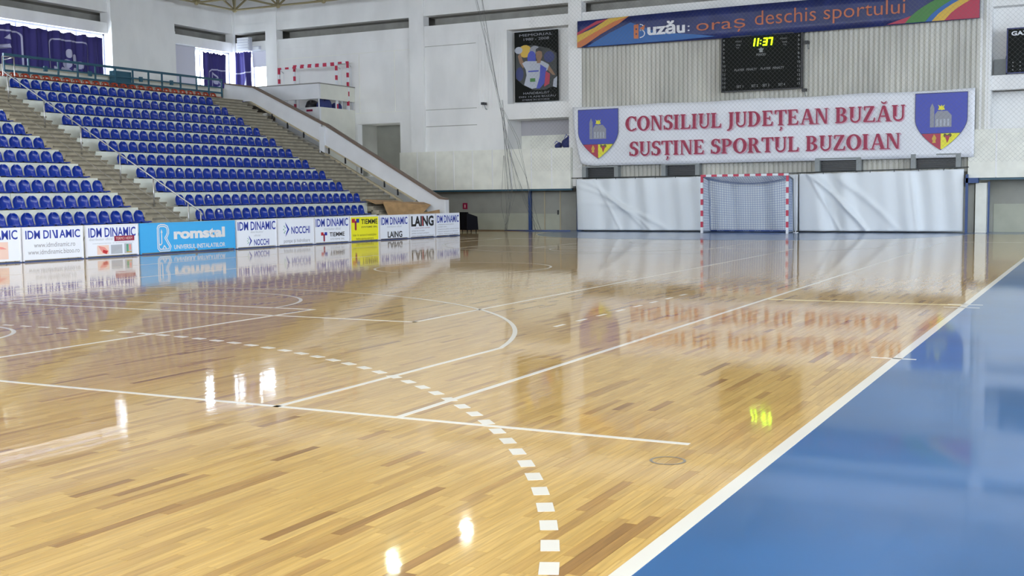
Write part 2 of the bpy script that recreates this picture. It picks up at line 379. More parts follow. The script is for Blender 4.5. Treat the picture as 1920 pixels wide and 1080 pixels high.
# bay C
W('wall_panel', -14.03, 3.25, -10.18, 8.02); W('wall_panel', -10.18, 4.46, -7.43, 5.08)
for z0, z1, dp in ((5.08, 8.02, 0.62), (3.25, 4.46, 1.2)):
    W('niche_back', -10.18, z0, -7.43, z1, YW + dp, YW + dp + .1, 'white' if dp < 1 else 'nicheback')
    W('niche_cheek', -10.28, z0, -10.18, z1, YW + .35, YW + dp, 'white'); W('niche_cheek', -7.43, z0, -7.33, z1, YW + .35, YW + dp, 'white')
    W('niche_soffit', -10.18, z1, -7.43, z1 + .08, YW + .35, YW + dp, 'white'); W('niche_sill', -10.18, z0 - .08, -7.43, z0, YW + .35, YW + dp, 'white')
W('dado_band', -10.17, 3.25, -7.44, 3.85, YW + 1.185, YW + 1.2, 'white2')
k = -11.55
while k < -10.2: W('fluting_rib', k, 4.95, k + .07, 7.95, YW - 0.025, YW, 'white'); k += 0.15
for z in (4.99, 7.6): W('joint_strip', -14.03, z, -11.6, z + .02, YW - 0.012, YW, 'greywall')
W('joint_strip', -14.03, 4.30, -11.6, 4.325, YW - 0.012, YW, 'greywall')
# projecting balcony front made of separate panels
def balcony(x0, x1, z0, z1, seams):
    xs = [x0] + seams + [x1]
    for a, b in zip(xs, xs[1:]): W('balcony_panel', a + .012, z0, b - .012, z1, YW - 0.28, YW - 0.2, 'white2')
    for s in seams: W('cover_strip', s - .025, z0 + .02, s + .025, z1 - .02, YW - 0.29, YW - 0.27, 'white')
    W('balcony_slab', x0, z0 + 0.02, x1, z1 - 0.02, YW - 0.2, YW + 1.0, 'white2')
    W('edge_beam', x0, z0 - 0.07, x1, z0, YW - 0.20, YW - 0.05, 'teal')
balcony(-15.2, -7.28, 1.66, 3.26, [-14.32, -13.44, -12.57, -11.68, -10.76, -9.89, -9.0, -8.11])
balcony(7.25, XE, 1.83, 3.43, [8.13, 9.01, 9.9, 10.8, 11.7, 12.6, 13.5, 14.4, 15.3])
YU = YW + 0.75
W('under_wall', XL, 0, -7.0, 1.72, YU, YU + .2, 'greywall'); W('dado_band', -15, 0, -9.62, 0.68, YU - .012, YU, 'dado')
W('under_cheek', -7.1, 0, -6.9, 1.72, 41.45, YU, 'bluepaint')
W('under_wall', 7.2, 0, XE, 1.83, YU, YU + .2, 'greywall'); W('dado_band', 8.0, 0, XE, 0.95, YU - .012, YU, 'dado')
W('service_duct', 7.49, 0, 7.84, 1.66, YW - 0.05, YU, 'white2'); W('blue_post', 7.87, 0, 7.93, 1.7, YW, YW + .06, 'bluepaint'); W('blue_post', 7.22, 0, 7.30, 1.95, YW - .5, YW - .4, 'bluepaint')
W('blue_edge_beam', 7.2, 1.66, 7.6, 1.83, YW - .5, YW - .1, 'bluepaint')
# bay E: right of the ribbed bay
W('wall_panel', 7.9, 3.43, 14.75, 3.5); W('niche_back', 7.9, 3.5, 14.75, 4.72, YW + .9, YW + 1.0, 'white'); W('niche_cheek', 7.8, 3.5, 7.9, 4.72, YW + .35, YW + .9, 'white')
W('wall_panel', 7.9, 4.72, 14.75, 5.2); W('niche_back', 7.9, 5.2, 14.75, 7.45, YW + .5, YW + .6, 'white'); W('wall_panel', 7.9, 7.45, 14.75, 8.02)
W('niche_cheek', 7.8, 5.2, 7.9, 7.45, YW + .35, YW + .5, 'white'); W('niche_soffit', 7.9, 7.45, 14.75, 7.5, YW + .35, YW + .6, 'white')
W('wall_panel', 15.4, 0, XE, 8.02, YW + .02)
# bay D: ribbed cladding
mb = MB(); xs = []; k = -6.87; ri = random.Random(3); prof = []
while k < 7.9:
    pw = 0.172 * (1.0 if ri.random() > .15 else 1.3)
    prof += [(k, .05), (k + pw * .22, .05), (k + pw * .34, -.01), (k + pw * .86, -.01)]; k += pw
prof.append((7.86, .05)); prof = [p for p in prof if p[0] <= 7.86]
for (a, ya), (b, yb2) in zip(prof, prof[1:]): mb.poly([(a, YW - .1 + ya, 2.05), (b, YW - .1 + yb2, 2.05), (b, YW - .1 + yb2, 8.05), (a, YW - .1 + ya, 8.05)])
mb.build('ribbed_cladding', M['offwhite'], we, fix=False)
W('wall_panel', -6.87, 0, 7.45, 8.02, YW + .02, YW + .35, 'greywall')
# ================================================================== LEFT WALL, RIGHT WALL, BACK WALL
wl = struct('wall_left'); XW = -24.2
def WL(name, y0, z0, y1, z1, x1=XW, x0=XW - .35, m='white'): return box(name, (x0, y0, z0, x1, y1, z1), M[m], wl)
WL('wall_panel', -12, 0, YW, 5.35); WL('upper_wall_panel', -12, 9.22, YW + .3, 11.4)
WL('beam', -12, 8.86, YW, 9.22, XW + .06); WL('lintel', -12, 8.02, YW, 8.45, XW + .02)
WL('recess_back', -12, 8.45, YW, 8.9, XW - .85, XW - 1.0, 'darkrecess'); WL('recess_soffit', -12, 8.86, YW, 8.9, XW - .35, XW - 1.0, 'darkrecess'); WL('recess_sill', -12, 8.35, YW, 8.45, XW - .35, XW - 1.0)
WL('light_block_skin', -12, 8.05, YW + 1.8, 11.5, XW - 1.0, XW - 1.1, 'darkrecess'); WL('light_block_skin', -12, 8.02, YW + 1.8, 8.1, XW - .35, XW - 1.05, 'darkrecess')  # unseen backing added behind the slot to block light leaks
WL('broad_pillar', 34.05, 0, 37.6, 8.5, XW + .25); WL('broad_pillar', 34.05, 8.5, 37.6, 11.4, XW + .22)
WL('corner_pillar', 41.45, 0, 41.6, 11.4, XW + .1)
openings = [(-9, -3.5), (-0.5, 5), (8, 13.5), (16.5, 25.4), (27.0, 34.05), (37.6, 41.45)]
prev = -12
for a, b in openings:
    if a > prev and a != 37.6: WL('wall_pier', prev, 5.35, a, 8.02, XW + .02)
    prev = b
def window(n, wall, u0, u1, z0, z1, nv, horizontal_wall='left'):
    o = struct('window_%d' % n)
    fr = MB(); 
    def B(mb, a, za, b, zb, t=.05):
        if wall == 'left': mb.box(XW - .2 - t / 2, a, za, XW - .2 + t / 2, b, zb)
        elif wall == 'end': mb.box(a, YW + .2 - t / 2, za, b, YW + .2 + t / 2, zb)
        elif wall == 'right': mb.box(XE + .2 - t / 2, a, za, XE + .2 + t / 2, b, zb)
        elif wall == 'back': mb.box(a, -12.2 - t / 2, za, b, -12.2 + t / 2, zb)
    B(fr, u0, z0, u1, z0 + .07); B(fr, u0, z1 - .07, u1, z1); B(fr, u0, z0, u0 + .07, z1); B(fr, u1 - .07, z0, u1, z1)
    fr.build('window_frame', M['winframe'], o)
    st = (u1 - u0) / nv
    for i in range(nv):
        if i:
            mb = MB(); B(mb, u0 + i * st - .03, z0 + .07, u0 + i * st + .03, z1 - .07); mb.build('mullion', M['winframe'], o)
        mb = MB(); B(mb, u0 + i * st + .03, z0 + .07, u0 + (i + 1) * st - .03, z1 - .07, .008); mb.build('pane', M['glass'], o)
    return o
for n, (a, b) in enumerate(openings): window(n + 1, 'left', a, b, 5.35, 8.02, 4 if b - a < 6 else 5)
window(7, 'end', -24.15, -22.3, 5.35, 8.02, 2)
box('wall_panel', (XL, YW, 0, -22.3, YW + .35, 5.35), M['white'], we)
wr = struct('wall_right')
def WR(name, y0, z0, y1, z1, m='white'): return box(name, (XE, y0, z0, XE + .35, y1, z1), M[m], wr)
WR('wall_panel', -12, 0, YW, 4.2); WR('upper_wall_panel', -12, 8.0, YW + .3, 11.4)
RW = [(-10, -2), (0, 8), (10, 18), (20, 28), (30, 38)]; prev = -12  # right wall windows are out of view, added to bring daylight in
for i, (a, b) in enumerate(RW):
    WR('wall_pier', prev, 4.2, a, 8.0); prev = b; window(8 + i, 'right', a, b, 4.2, 8.0, 4)
WR('wall_pier', prev, 4.2, YW, 8.0)
wb = struct('wall_back')
for c in ((XL, 0, XE, 3.5), (XL, 9.0, XE, 11.4), (XL, 3.5, -20, 9), (-6.5, 3.5, -4.5, 9), (9, 3.5, 11, 9), (18, 3.5, XE, 9)): box('wall_panel', (c[0], -12.3, c[1], c[2], -12, c[3]), M['white'], wb)
for i, (a, b) in enumerate(((-20, -6.5), (-4.5, 9), (11, 18))): window(13 + i, 'back', a, b, 3.5, 9.0, 6)  # unseen back windows, added so daylight reaches the end wall
def portal(x, y, z, sx, sz, rot):
    l = bpy.data.lights.new('window_daylight', 'AREA'); l.shape = 'RECTANGLE'; l.size = sx; l.size_y = sz; l.cycles.is_portal = True
    o = bpy.data.objects.new('window_daylight', l); COL.objects.link(o); o.location = (x, y, z); o.rotation_euler = rot
for a, b in RW: portal(XE + .5, (a + b) / 2, 6.1, b - a, 3.9, (PI / 2, 0, PI / 2))
for a, b in ((-20, -6.5), (-4.5, 9), (11, 18)): portal((a + b) / 2, -12.5, 6.25, b - a, 5.6, (PI / 2, 0, 0))
ce = box('ceiling', (XL - 1, -12.3, 11.4, XE + .4, YW + 1, 11.6), M['ceil']); tag(ce, kind='structure')

# space frame under the ceiling: struts near the corner in view are single parts
tr = thing('space_frame', 'ochre steel space frame of struts under the hall ceiling', 'roof truss', (0, 0, 9.66))
st_me = MB().tube((0, 0, 0), (0, 0, 1), .045, 8).mesh('strut', M['truss'], smooth=True)
nd = MB(); nd.grid(lambda u, v: (.11 * math.cos(2 * PI * u) * math.sin(PI * v), .11 * math.sin(2 * PI * u) * math.sin(PI * v), -.11 * math.cos(PI * v)), 10, 6); nd_me = nd.mesh('node', M['truss'], smooth=True)
def strut(a, b, as_part):
    a = Vector(a); b = Vector(b)
    if as_part:
        o = link('strut', st_me, tr); o.location = a; o.rotation_mode = 'QUATERNION'
        o.rotation_quaternion = Vector((0, 0, 1)).rotation_difference(b - a); o.scale = (1, 1, (b - a).length)
    else: lat.tube(a, b, .045, 5)
lat = MB(); SX, SY, NX, NY = 2.4, 2.4, 18, 21
for i in range(NX):
    for j in range(NY):
        X, Y = -22.95 + i * SX, 40.25 - j * SY
        vis = i < 6 and j < 3
        if i < NX - 1: strut((X, Y, 0), (X + SX, Y, 0), vis)
        if j < NY - 1: strut((X, Y, 0), (X, Y - SY, 0), vis)
        for dx in (-1, 1):
            for dy in (-1, 1):
                if X + dx * SX / 2 < XE - .3: strut((X, Y, 0), (X + dx * SX / 2, Y + dy * SY / 2 * .98, 1.6), vis)
        if vis: o = link('node', nd_me, tr); o.location = (X, Y, 0)
tag(lat.build('strut_lattice', M['truss'], tr, smooth=True, fix=False), kind='stuff')

# high bay lamps: unseen grid added to light the hall, two from floor reflections
LP = [(x_, y_, 9.3) for x_ in (-17, -8.5, 0, 8.5, 16) for y_ in (-9, -2, 5, 12, 19)] + [(-8.03, 34.0, 10.15), (-8.49, 30.1, 10.25)]
LW = ['at the back wall', 'over the near goal line', 'over the near half', 'before the centre line', 'beyond the centre line']
LC = ['grandstand', 'left court', 'mid court', 'right court', 'right aisle']
for i, (a, b, c) in enumerate(LP):
    lab = 'added unseen fill lamp hanging %s, %s column of lamps' % (LW[i % 5], LC[i // 5]) if i < 25 else ('white high bay lamp hanging nearest the end wall' if i == 25 else 'white high bay lamp hanging second nearest the end wall')
    t = thing('high_bay_lamp', lab, 'ceiling lamp', (a, b, c), 0, 'high bay lamps under the space frame')
    sz = 0.9 if i < 25 else 0.26
    mb = MB(); mb.grid(lambda u, v: ((sz * .75 - v * sz * .55) * math.cos(2 * PI * u), (sz * .75 - v * sz * .55) * math.sin(2 * PI * u), .02 + v * .32), 20, 3); mb.build('reflector', M['lampglass'], t, smooth=True)
    MB().tube((0, 0, .34), (0, 0, 0.6 + (9.3 - c)), .1 * sz).tube((0, 0, .5), (0, 0, 11.15 - c), .012, 6).build('housing', M['grey'], t)
    ld = bpy.data.lights.new('lamp_light', 'AREA'); ld.shape = 'DISK'; ld.size = sz * 1.3; ld.energy = FILL_LAMP_W if i < 25 else 60; ld.color = (1.0, 0.97, 0.90) if i != 26 else (.85, 1, .8)
    lo = bpy.data.objects.new('lamp_light', ld); COL.objects.link(lo); lo.parent = t; lo.location = (0, 0, 0.0)

# ================================================================== GRANDSTAND
X1, Z1, DX, DZ = -11.8, 0.80, 0.755, 0.42
gs = thing('grandstand', 'concrete grandstand with white painted risers stepping up the left side of the hall', 'grandstand')
MID0, MID1, LF0, LF1, A1, A2, A3, A4 = 25.12, 35.0, 15.0, 23.76, 23.76, 25.12, 35.0, 37.25
rr = random.Random(5)
for k in range(12):
    xk, zk = X1 - DX * k, Z1 + DZ * k
    for (ya, yb) in ((LF0, LF1), (MID0, MID1)):
        if ya == LF0 and k > 9: pass
        ye = yb if not (k == 0 and ya == MID0) else 34.45
        box('terrace_step', (xk - DX - .08, ya, zk - .10, xk - .06, ye, zk - .004), M['concrete'], gs)
        cuts = [ya]; c = ya + rr.uniform(1.6, 3.2)
        while c < ye - 1: cuts.append(c); c += 3.2
        cuts.append(ye)
        for a, b in zip(cuts, cuts[1:]): box('riser_panel', (xk - .07, a + .008, (zk - DZ) if k else 0.0, xk + rr.uniform(-.004, .004), b - .008, zk - .004), M['riser'], gs)
nst = 34
for (ya, yb) in ((A1, A2), (A3, A4)):
    for n in range(-5, nst):
        xn, zn = X1 - DX / 3 * n, Z1 + DZ / 3 * n
        if zn > Z1 + DZ * 11 + .01: break
        MB().box(xn - .34, ya + .01, zn - .05, xn + .02, yb - .01, zn).box(xn - .34, ya + .01, zn - .18, xn - .02, yb - .01, zn - .05).build('stair_tread', M['concrete'], gs); box('nosing_shade', (xn + .005, ya + .01, zn - .052, xn + .024, yb - .01, zn - .012), M['nosing_shade'], gs)
ZT = Z1 + DZ * 11
box('walkway_slab', (XW + .3, LF0, ZT - .2, X1 - DX * 12, YW - .12, ZT - .01), M['concrete'], gs)
box('walkway_slab', (X1 - DX * 12, 37.75, ZT - .2, -19.95, 39.0, ZT - .01), M['concrete'], gs)
box('back_kerb', (-21.45, 26.2, ZT, -21.35, 37.6, 5.98), M['parapetin'], gs)

# stair side wall and sloping parapet beyond the right aisle
sp = thing('stair_parapet', 'white sloping parapet with brown cap on the stair at the far end of the grandstand', 'parapet')
def slab(pts, y0, y1, name, m, parent=sp): return MB().prism(pts, 1, y0, y1).build(name, M[m], parent)
slab([(-19.73, 5.36), (-16.30, 3.64), (-16.26, 4.30), (-19.62, 5.89), (-21.1, 6.12), (-21.2, 5.45)], 37.32, 37.42, 'parapet_panel', 'parapet')
slab([(-16.12, 3.50), (-11.89, 1.29), (-11.3, 0.75), (-11.2, 0), (-10.60, 0), (-10.59, 1.28), (-10.88, 1.32), (-16.06, 4.22)], 37.32, 37.42, 'parapet_panel', 'parapet')
slab([(-10.64, 0), (-10.58, 0), (-10.58, 1.28), (-10.64, 1.28)], 37.26, 37.5, 'end_post', 'goalwhite')
slab([(-16.31, 3.1), (-16.07, 3.1), (-16.07, 4.2), (-16.31, 4.2)], 37.24, 37.46, 'newel_post', 'goalwhite')
slab([(-21.1, 6.12), (-19.6, 5.89), (-16.2, 4.29), (-16.0, 4.22), (-10.88, 1.32), (-10.58, 1.28), (-10.58, 1.34), (-10.86, 1.40), (-16.0, 4.31), (-16.2, 4.38), (-19.6, 5.97), (-21.1, 6.17)], 37.27, 37.47, 'handrail_cap', 'brownrail')
slab([(-19.75, 5.30), (-16.30, 3.58), (-16.30, 3.64), (-19.73, 5.36)], 37.28, 37.46, 'bottom_edge', 'beige')
slab([(-16.12, 3.44), (-11.92, 1.23), (-11.89, 1.29), (-16.12, 3.50)], 37.28, 37.46, 'bottom_edge', 'beige')
slab([(-21.5, 5.0), (-19.8, 5.0), (-16.31, 3.3), (-16.31, 0), (-21.5, 0)], 37.5, 37.6, 'stair_side_wall', 'string')
slab([(-16.25, 3.20), (-12.54, 1.21), (-12.0, 0.95), (-12.0, 0), (-16.25, 0)], 37.27, 37.36, 'stringer', 'string')
slab([(-16.25, 3.20), (-12.54, 1.21), (-12.54, 1.28), (-16.25, 3.27)], 37.24, 37.38, 'stringer_cap', 'beige')
slab([(-21.5, 5.3), (-16.4, 2.7), (-12.0, .3), (-12, 0), (-21.5, 0)], 37.62, 37.7, 'back_lining', 'string')
for bx in (-18.63, -17.87, -17.08, -15.87, -15.1, -14.35, -13.3, -12.7):
    zt = 3.64 + (5.36 - 3.64) * (-16.30 - bx) / 3.43 if bx < -16.2 else 3.50 - (bx + 16.12) * .5225
    box('bracket', (bx - .02, 37.24, zt - .24, bx + .02, 37.30, zt - .01), M['black'], sp)

# upper landing
ld_ = thing('stair_landing', 'white upper landing box with solid parapet at the top of the far stair', 'landing')
def LB(name, c, m='parapet'): return box(name, c, M[m], ld_)
LB('parapet_front', (-21.0, 39.05, 5.49, -17.6, 39.15, 6.10)); LB('parapet_side', (-17.7, 39.15, 5.49, -17.6, YW - .02, 6.10), 'parapetin')
LB('cap', (-21.0, 39.02, 6.10, -17.57, 39.18, 6.14), 'greysteel'); LB('cap', (-17.73, 39.18, 6.10, -17.57, YW - .02, 6.14), 'greysteel')
LB('landing_slab', (-21.2, 39.16, 4.80, -17.72, YW - .12, 4.90), 'concrete')
LB('lower_wall', (-19.9, 39.05, 0, -17.6, 39.15, 5.15)); LB('lower_side_wall', (-17.7, 39.15, 0, -17.6, YW - .02, 5.15), 'parapetin')
for p in ((-17.66, 39.1), (-17.66, 40.3), (-19.3, 39.1)): LB('support_post', (p[0] - .02, p[1] - .02, 5.14, p[0] + .02, p[1] + .02, 5.5), 'goalwhite')
sg = box('stair_sign', (-18.25, 39.02, 4.98, -17.95, 39.045, 5.06), M['inkmaroon']); tag(sg, 'small dark red sign plate on the landing wall above the stair', 'sign')
for i, (bx, by, s, lab) in enumerate(((-18.4, 39.6, .9, 'dark holdall slumped behind the landing parapet, left one of the gap'), (-17.95, 39.85, 1.0, 'dark holdall at the corner of the stair landing'), (-17.95, 40.7, .8, 'dark holdall on the landing beside the end wall'))):
    def sh(u, v):
        a = 2 * PI * u; p = -PI / 2 + PI * v
        return (bx + s * .24 * math.copysign(abs(math.cos(a)) ** .7, math.cos(a)) * math.cos(p) ** .6, by + s * .38 * math.copysign(abs(math.sin(a)) ** .7, math.sin(a)) * math.cos(p) ** .6, 4.9 + s * .30 * (1 + math.sin(p)) * (1 + .12 * math.sin(3 * a)))
    o = MB().grid(sh, 18, 10).build('holdall', M['bag'] if i else M['black'], None, smooth=True)
    MB().path([(bx, by - .2 * s, 4.9 + .55 * s), (bx, by - .1 * s, 4.9 + .66 * s), (bx, by + .1 * s, 4.9 + .66 * s), (bx, by + .2 * s, 4.9 + .55 * s)], .012).build('handle', M['black'], o)
    tag(o, lab, 'bag')

# ------------------------------------------------------------------ seats
def shell(fn, nu, nv, th, m, skip=None):
    mb = MB().grid(fn, nu, nv, skip=skip); me = mb.mesh('shell', m, smooth=True, fix=False)
    bm = bmesh.new(); bm.from_mesh(me); bmesh.ops.solidify(bm, geom=bm.faces[:], thickness=th); bmesh.ops.recalc_face_normals(bm, faces=bm.faces); bm.to_mesh(me); bm.free()
    me.polygons.foreach_set('use_smooth', [True] * len(me.polygons)); return me
def backf(H, Wd, lean=.05):
    def f(u, v):
        u = 2 * u - 1; t = max(0.0, (v - .40) / .60); hw = Wd * (1 - t ** 2.6) ** .5 if t < 1 else 0
        hw = max(hw, .045)
        return (-.315 - lean * v + .075 * u * u - .02 * math.sin(PI * v), hw * u, .035 + H * v)
    return f
def panf(Wd):
    def f(u, v):
        u = 2 * u - 1; x = .03 - .36 * v
        return (x, (Wd + .008) * u * (1 - .05 * (1 - v)), .052 + .014 * u * u - .018 * math.sin(PI * v) + (-.035 * max(0, 1 - v * 7)))
    return f
def make_seat(name, col, H, skip=None):
    m = M[col]
    b = shell(backf(H, .178), 10, 10, .010, m, skip); s = shell(panf(.182), 8, 8, .010, m)
    f = MB(); f.box(-.26, -.12, -.004, -.05, .12, .036)
    return b, s, f.mesh('foot', M['black'])
blue = make_seat('stadium_seat', 'seatblue', .305)
redm = make_seat('stadium_seat', 'seatred', .16, skip=lambda i, j: j in (4, 5, 6) and i in (2, 3, 6, 7))
for me, n in zip(blue, ('backrest', 'seat', 'foot')): me.name = n
def place_seat(y, k, parts, label, group, rj=0.0):
    o = thing('stadium_seat', label, 'seat', (X1 - DX * k, y, Z1 + DZ * k), rj, group)
    for me, n in zip(parts, ('backrest', 'seat', 'foot')): link(n, me, o)
    return o
P0 = 0.4105; stick = MB(); stick.box(-.30, -.04, .24, -.295, .04, .30); stick_me = stick.mesh('paper_sticker', M['goalwhite'])
stickers = {(1, 3): 1, (3, 4): 1, (0, 2): 1, (4, 13): 1, (4, 16): 1, (2, 17): 1}
for k in range(11):
    n = 21 if k == 0 else 23
    for i in range(n):
        o = place_seat(MID0 + .38 + P0 * (i + .5), k, blue, 'blue seat, %s from the handrail aisle, %s row up, middle block' % (ordinal(i + 1), ordinal(k + 1)), 'blue seats in the middle block', rr.uniform(-.02, .02))
        if stickers.get((k, i)): link('paper_sticker', stick_me, o)
    for i in range(24):
        y = LF1 - .26 - P0 * (i + .5)
        p = px((X1 - DX * k - .3, y + .2, Z1 + DZ * k + .3))
        if p[0] < -6: break
        place_seat(y, k, blue, 'blue seat, %s left of the handrail aisle, %s row up, left block' % (ordinal(i + 1), ordinal(k + 1)), 'blue seats in the left block', rr.uniform(-.02, .02))
for i in range(24):
    place_seat(25.7 + .43 * (i + .5), 11, redm, 'orange red slotted seat in the top row below the teal railing, %s from the left' % ordinal(i + 1), 'orange red seats in the top row')
# steel handrail of the left aisle
hr = thing('aisle_handrail', 'thin steel handrail with posts running up the grandstand aisle', 'handrail', (0, 24.6, 0))
hx = [-11.05, -11.5, -12.78, -14.05, -15.58, -17.07, -18.6]
zn = lambda x: Z1 + .5563 * (X1 - x)
for x in hx: MB().tube((x, 0, zn(x) - .12), (x, 0, zn(x) + .70), .022).build('post', M['steel'], hr, smooth=True)
MB().path([(-11.0, 0, zn(-11.0) + .62), (-11.05, 0, zn(-11.05) + .70), (-18.75, 0, zn(-18.75) + .73)], .021, 8).build('top_rail', M['steel'], hr, smooth=True)
MB().tube((-11.4, 0, zn(-11.4) + .10), (-18.6, 0, zn(-18.6) + .12), .010).build('lower_rail', M['greysteel'], hr, smooth=True)
MB().tube((-11.5, -.55, zn(-11.5) + .10), (-18.9, -.55, zn(-18.9) + .12), .010).build('lower_rail', M['greysteel'], hr, smooth=True)
# teal railing on the top walkway
tl = thing('walkway_railing', 'teal steel railing with posts and rails along the top walkway behind the red seats', 'railing', (-20.95, 0, ZT - .01))
MB().box(-.04, 26.4, .80, .04, 37.0, .88).build('top_rail', M['teal'], tl)
for z in (.28, .50): MB().box(-.02, 26.4, z, .02, 37.0, z + (.05 if z > .3 else .07)).build('rail', M['teal'], tl)
for y in (26.42, 27.4, 28.65, 29.5, 30.3, 31.25, 32.1, 32.9, 33.6, 34.6, 35.5, 36.2, 36.97): MB().box(-.025, y - .025, 0, .025, y + .025, .80).build('post', M['teal'], tl)
for y in (28.1, 30.05, 32.5, 34.1): MB().box(-.03, y - .07, .42, .035, y + .07, .60).build('clamp_plate', M['teal'], tl)
tb = box('teal_cabinet', (-21.25, 31.25, ZT - .01, -21.02, 32.1, 6.15), M['teal']); MB().box(-21.02, 31.3, 5.5, -21.01, 32.05, 6.1).build('door', M['teal'], tb); tag(tb, 'teal metal cabinet standing behind the teal walkway railing', 'cabinet')
gp = thing('top_gate_rail', 'white steel tube gate at the left end of the teal railing', 'gate', (-20.2, 26.1, ZT - .1))
for yy in (-.35, .1): MB().tube((0, yy, -.3), (0, yy, .75), .02).build('post', M['steel'], gp, smooth=True)
MB().path([(0, -.35, .75), (0, .1, .75), (-.7, .3, .75)], .02).build('top_rail', M['steel'], gp, smooth=True)

# ------------------------------------------------------------------ curtains
def curtain(name, wall, u0, u1, z0, z1, label, seed, prints):
    c = random.Random(seed); ph = [c.uniform(0, 6) for _ in range(3)]
    def disp(u, z): return .05 * math.sin(u * 11 + ph[0]) + .03 * math.sin(u * 23 + ph[1] + .3 * z) + .02 * math.sin(u * 5 + z * 2 + ph[2])
    def P(u, z, off=0.0):
        d = disp(u, z) + off
        return (XW + .16 + d, u, z) if wall == 'left' else (u, YW - .16 - d, z)
    o = MB().grid(lambda a, b: P(u0 + (u1 - u0) * a, z0 + (z1 - z0) * b + (.03 * math.sin(a * 60) if b == 1 else 0)), max(12, int((u1 - u0) * 26)), 10).build(name, M['curtain'], None, smooth=True, fix=False)
    sm = o.modifiers.new('thickness', 'SOLIDIFY'); sm.thickness = .006
    for pts, closed in prints:
        mb = MB(); n = len(pts)
        if closed == 'fill':
            cx_ = sum(p[0] for p in pts) / n; cz_ = sum(p[1] for p in pts) / n
            for i in range(n):
                a, b = pts[i], pts[(i + 1) % n]
                for s in range(4):
                    f0, f1 = s / 4, (s + 1) / 4
                    q = [(cx_ + (a[0] - cx_) * f0, cz_ + (a[1] - cz_) * f0), (cx_ + (a[0] - cx_) * f1, cz_ + (a[1] - cz_) * f1), (cx_ + (b[0] - cx_) * f1, cz_ + (b[1] - cz_) * f1), (cx_ + (b[0] - cx_) * f0, cz_ + (b[1] - cz_) * f0)]
                    mb.poly([P(x, z, .012) for x, z in q])
        else:
            wd = .028
            for a, b in zip(pts, pts[1:]):
                L_ = math.hypot(b[0] - a[0], b[1] - a[1]); m_ = max(1, int(L_ / .05)); nx, nz = -(b[1] - a[1]) / L_ * wd, (b[0] - a[0]) / L_ * wd
                for s in range(m_):
                    p = (a[0] + (b[0] - a[0]) * s / m_, a[1] + (b[1] - a[1]) * s / m_); q = (a[0] + (b[0] - a[0]) * (s + 1) / m_, a[1] + (b[1] - a[1]) * (s + 1) / m_)
                    mb.poly([P(p[0] - nx, p[1] - nz, .012), P(q[0] - nx, q[1] - nz, .012), P(q[0] + nx, q[1] + nz, .012), P(p[0] + nx, p[1] + nz, .012)])
        mb.build('printed_shape', M['curtainprint'], o, fix=False)
    return tag(o, label, 'curtain')
def rrect(a, z0, b, z1, r=.18):
    pts = []
    for cx_, cz_, t0_ in ((b - r, z1 - r, 0), (a + r, z1 - r, 90), (a + r, z0 + r, 180), (b - r, z0 + r, 270)):
        for i in range(5): t = math.radians(t0_ + 22.5 * i); pts.append((cx_ + r * math.cos(t), cz_ + r * math.sin(t)))
    return pts + [pts[0]]
def ell(cx_, cz_, a, b, n=14): return [(cx_ + a * math.cos(2 * PI * i / n), cz_ + b * math.sin(2 * PI * i / n)) for i in range(n)]
curtain('curtain', 'left', 27.0, 33.62, 5.45, 7.80, 'wide navy curtain with pale rounded frames and figures behind the teal railing', 1,
        [(rrect(27.6, 5.6, 29.75, 7.56), 'line'), (rrect(31.05, 5.6, 32.87, 7.50), 'line'), (ell(31.93, 7.02, .11, .17), 'fill'), (ell(32.2, 6.82, .12, .20), 'fill'), (ell(31.82, 6.62, .18, .18), 'fill'), (ell(32.45, 6.62, .2, .15), 'fill'),
         ([(31.25, 5.95), (32.25, 5.95), (32.25, 6.5), (31.25, 6.5)], 'fill'), ([(29.0, 7.28), (29.25, 7.25), (29.2, 7.45)], 'fill'), ([(28.5, 6.85), (29.35, 6.95), (29.2, 7.1), (28.6, 7.0)], 'fill')])
curtain('curtain', 'left', 39.4, 40.86, 5.45, 7.84, 'narrow navy curtain with a pale triangle and ball print in the corner window', 2,
        [([(39.75, 6.0), (39.75, 7.0), (39.9, 7.12), (40.86, 7.12)], 'line'), ([(39.95, 6.3), (39.95, 7.0), (40.5, 6.45), (39.95, 6.3)], 'line'), (ell(40.12, 6.62, .12, .14), 'fill'), ([(39.95, 5.6), (40.4, 5.6), (40.3, 6.15), (39.95, 6.15)], 'fill')])
curtain('curtain', 'end', -23.95, -23.1, 5.45, 8.0, 'narrow navy curtain hanging at the end wall window beside the corner', 3,
        [([(-23.95, 7.05), (-23.1, 7.1)], 'line'), ([(-23.6, 5.6), (-23.3, 5.6), (-23.35, 6.9), (-23.6, 6.3)], 'fill'), ([(-23.95, 5.95), (-23.1, 5.95)], 'line')])
bl = box('roller_blind', (-23.08, YW - .08, 7.30, -22.30, YW - .05, 8.02), M['blind']); MB().tube((-23.08, YW - .07, 8.0), (-22.30, YW - .07, 8.0), .03).build('roller', M['winframe'], bl); tag(bl, 'pale roller blind half lowered over the end wall window', 'blind')
bl = box('roller_blind', (XW + .05, 37.62, 5.4, XW + .08, 38.97, 8.02), M['blind']); MB().tube((XW + .07, 37.62, 8.0), (XW + .07, 38.97, 8.0), .03).build('roller', M['winframe'], bl); tag(bl, 'pale lilac blind fully lowered beside the broad wall pillar', 'blind')
box('broad', (0, 0, 0, 0, 0, 0), M['white']) if False else None

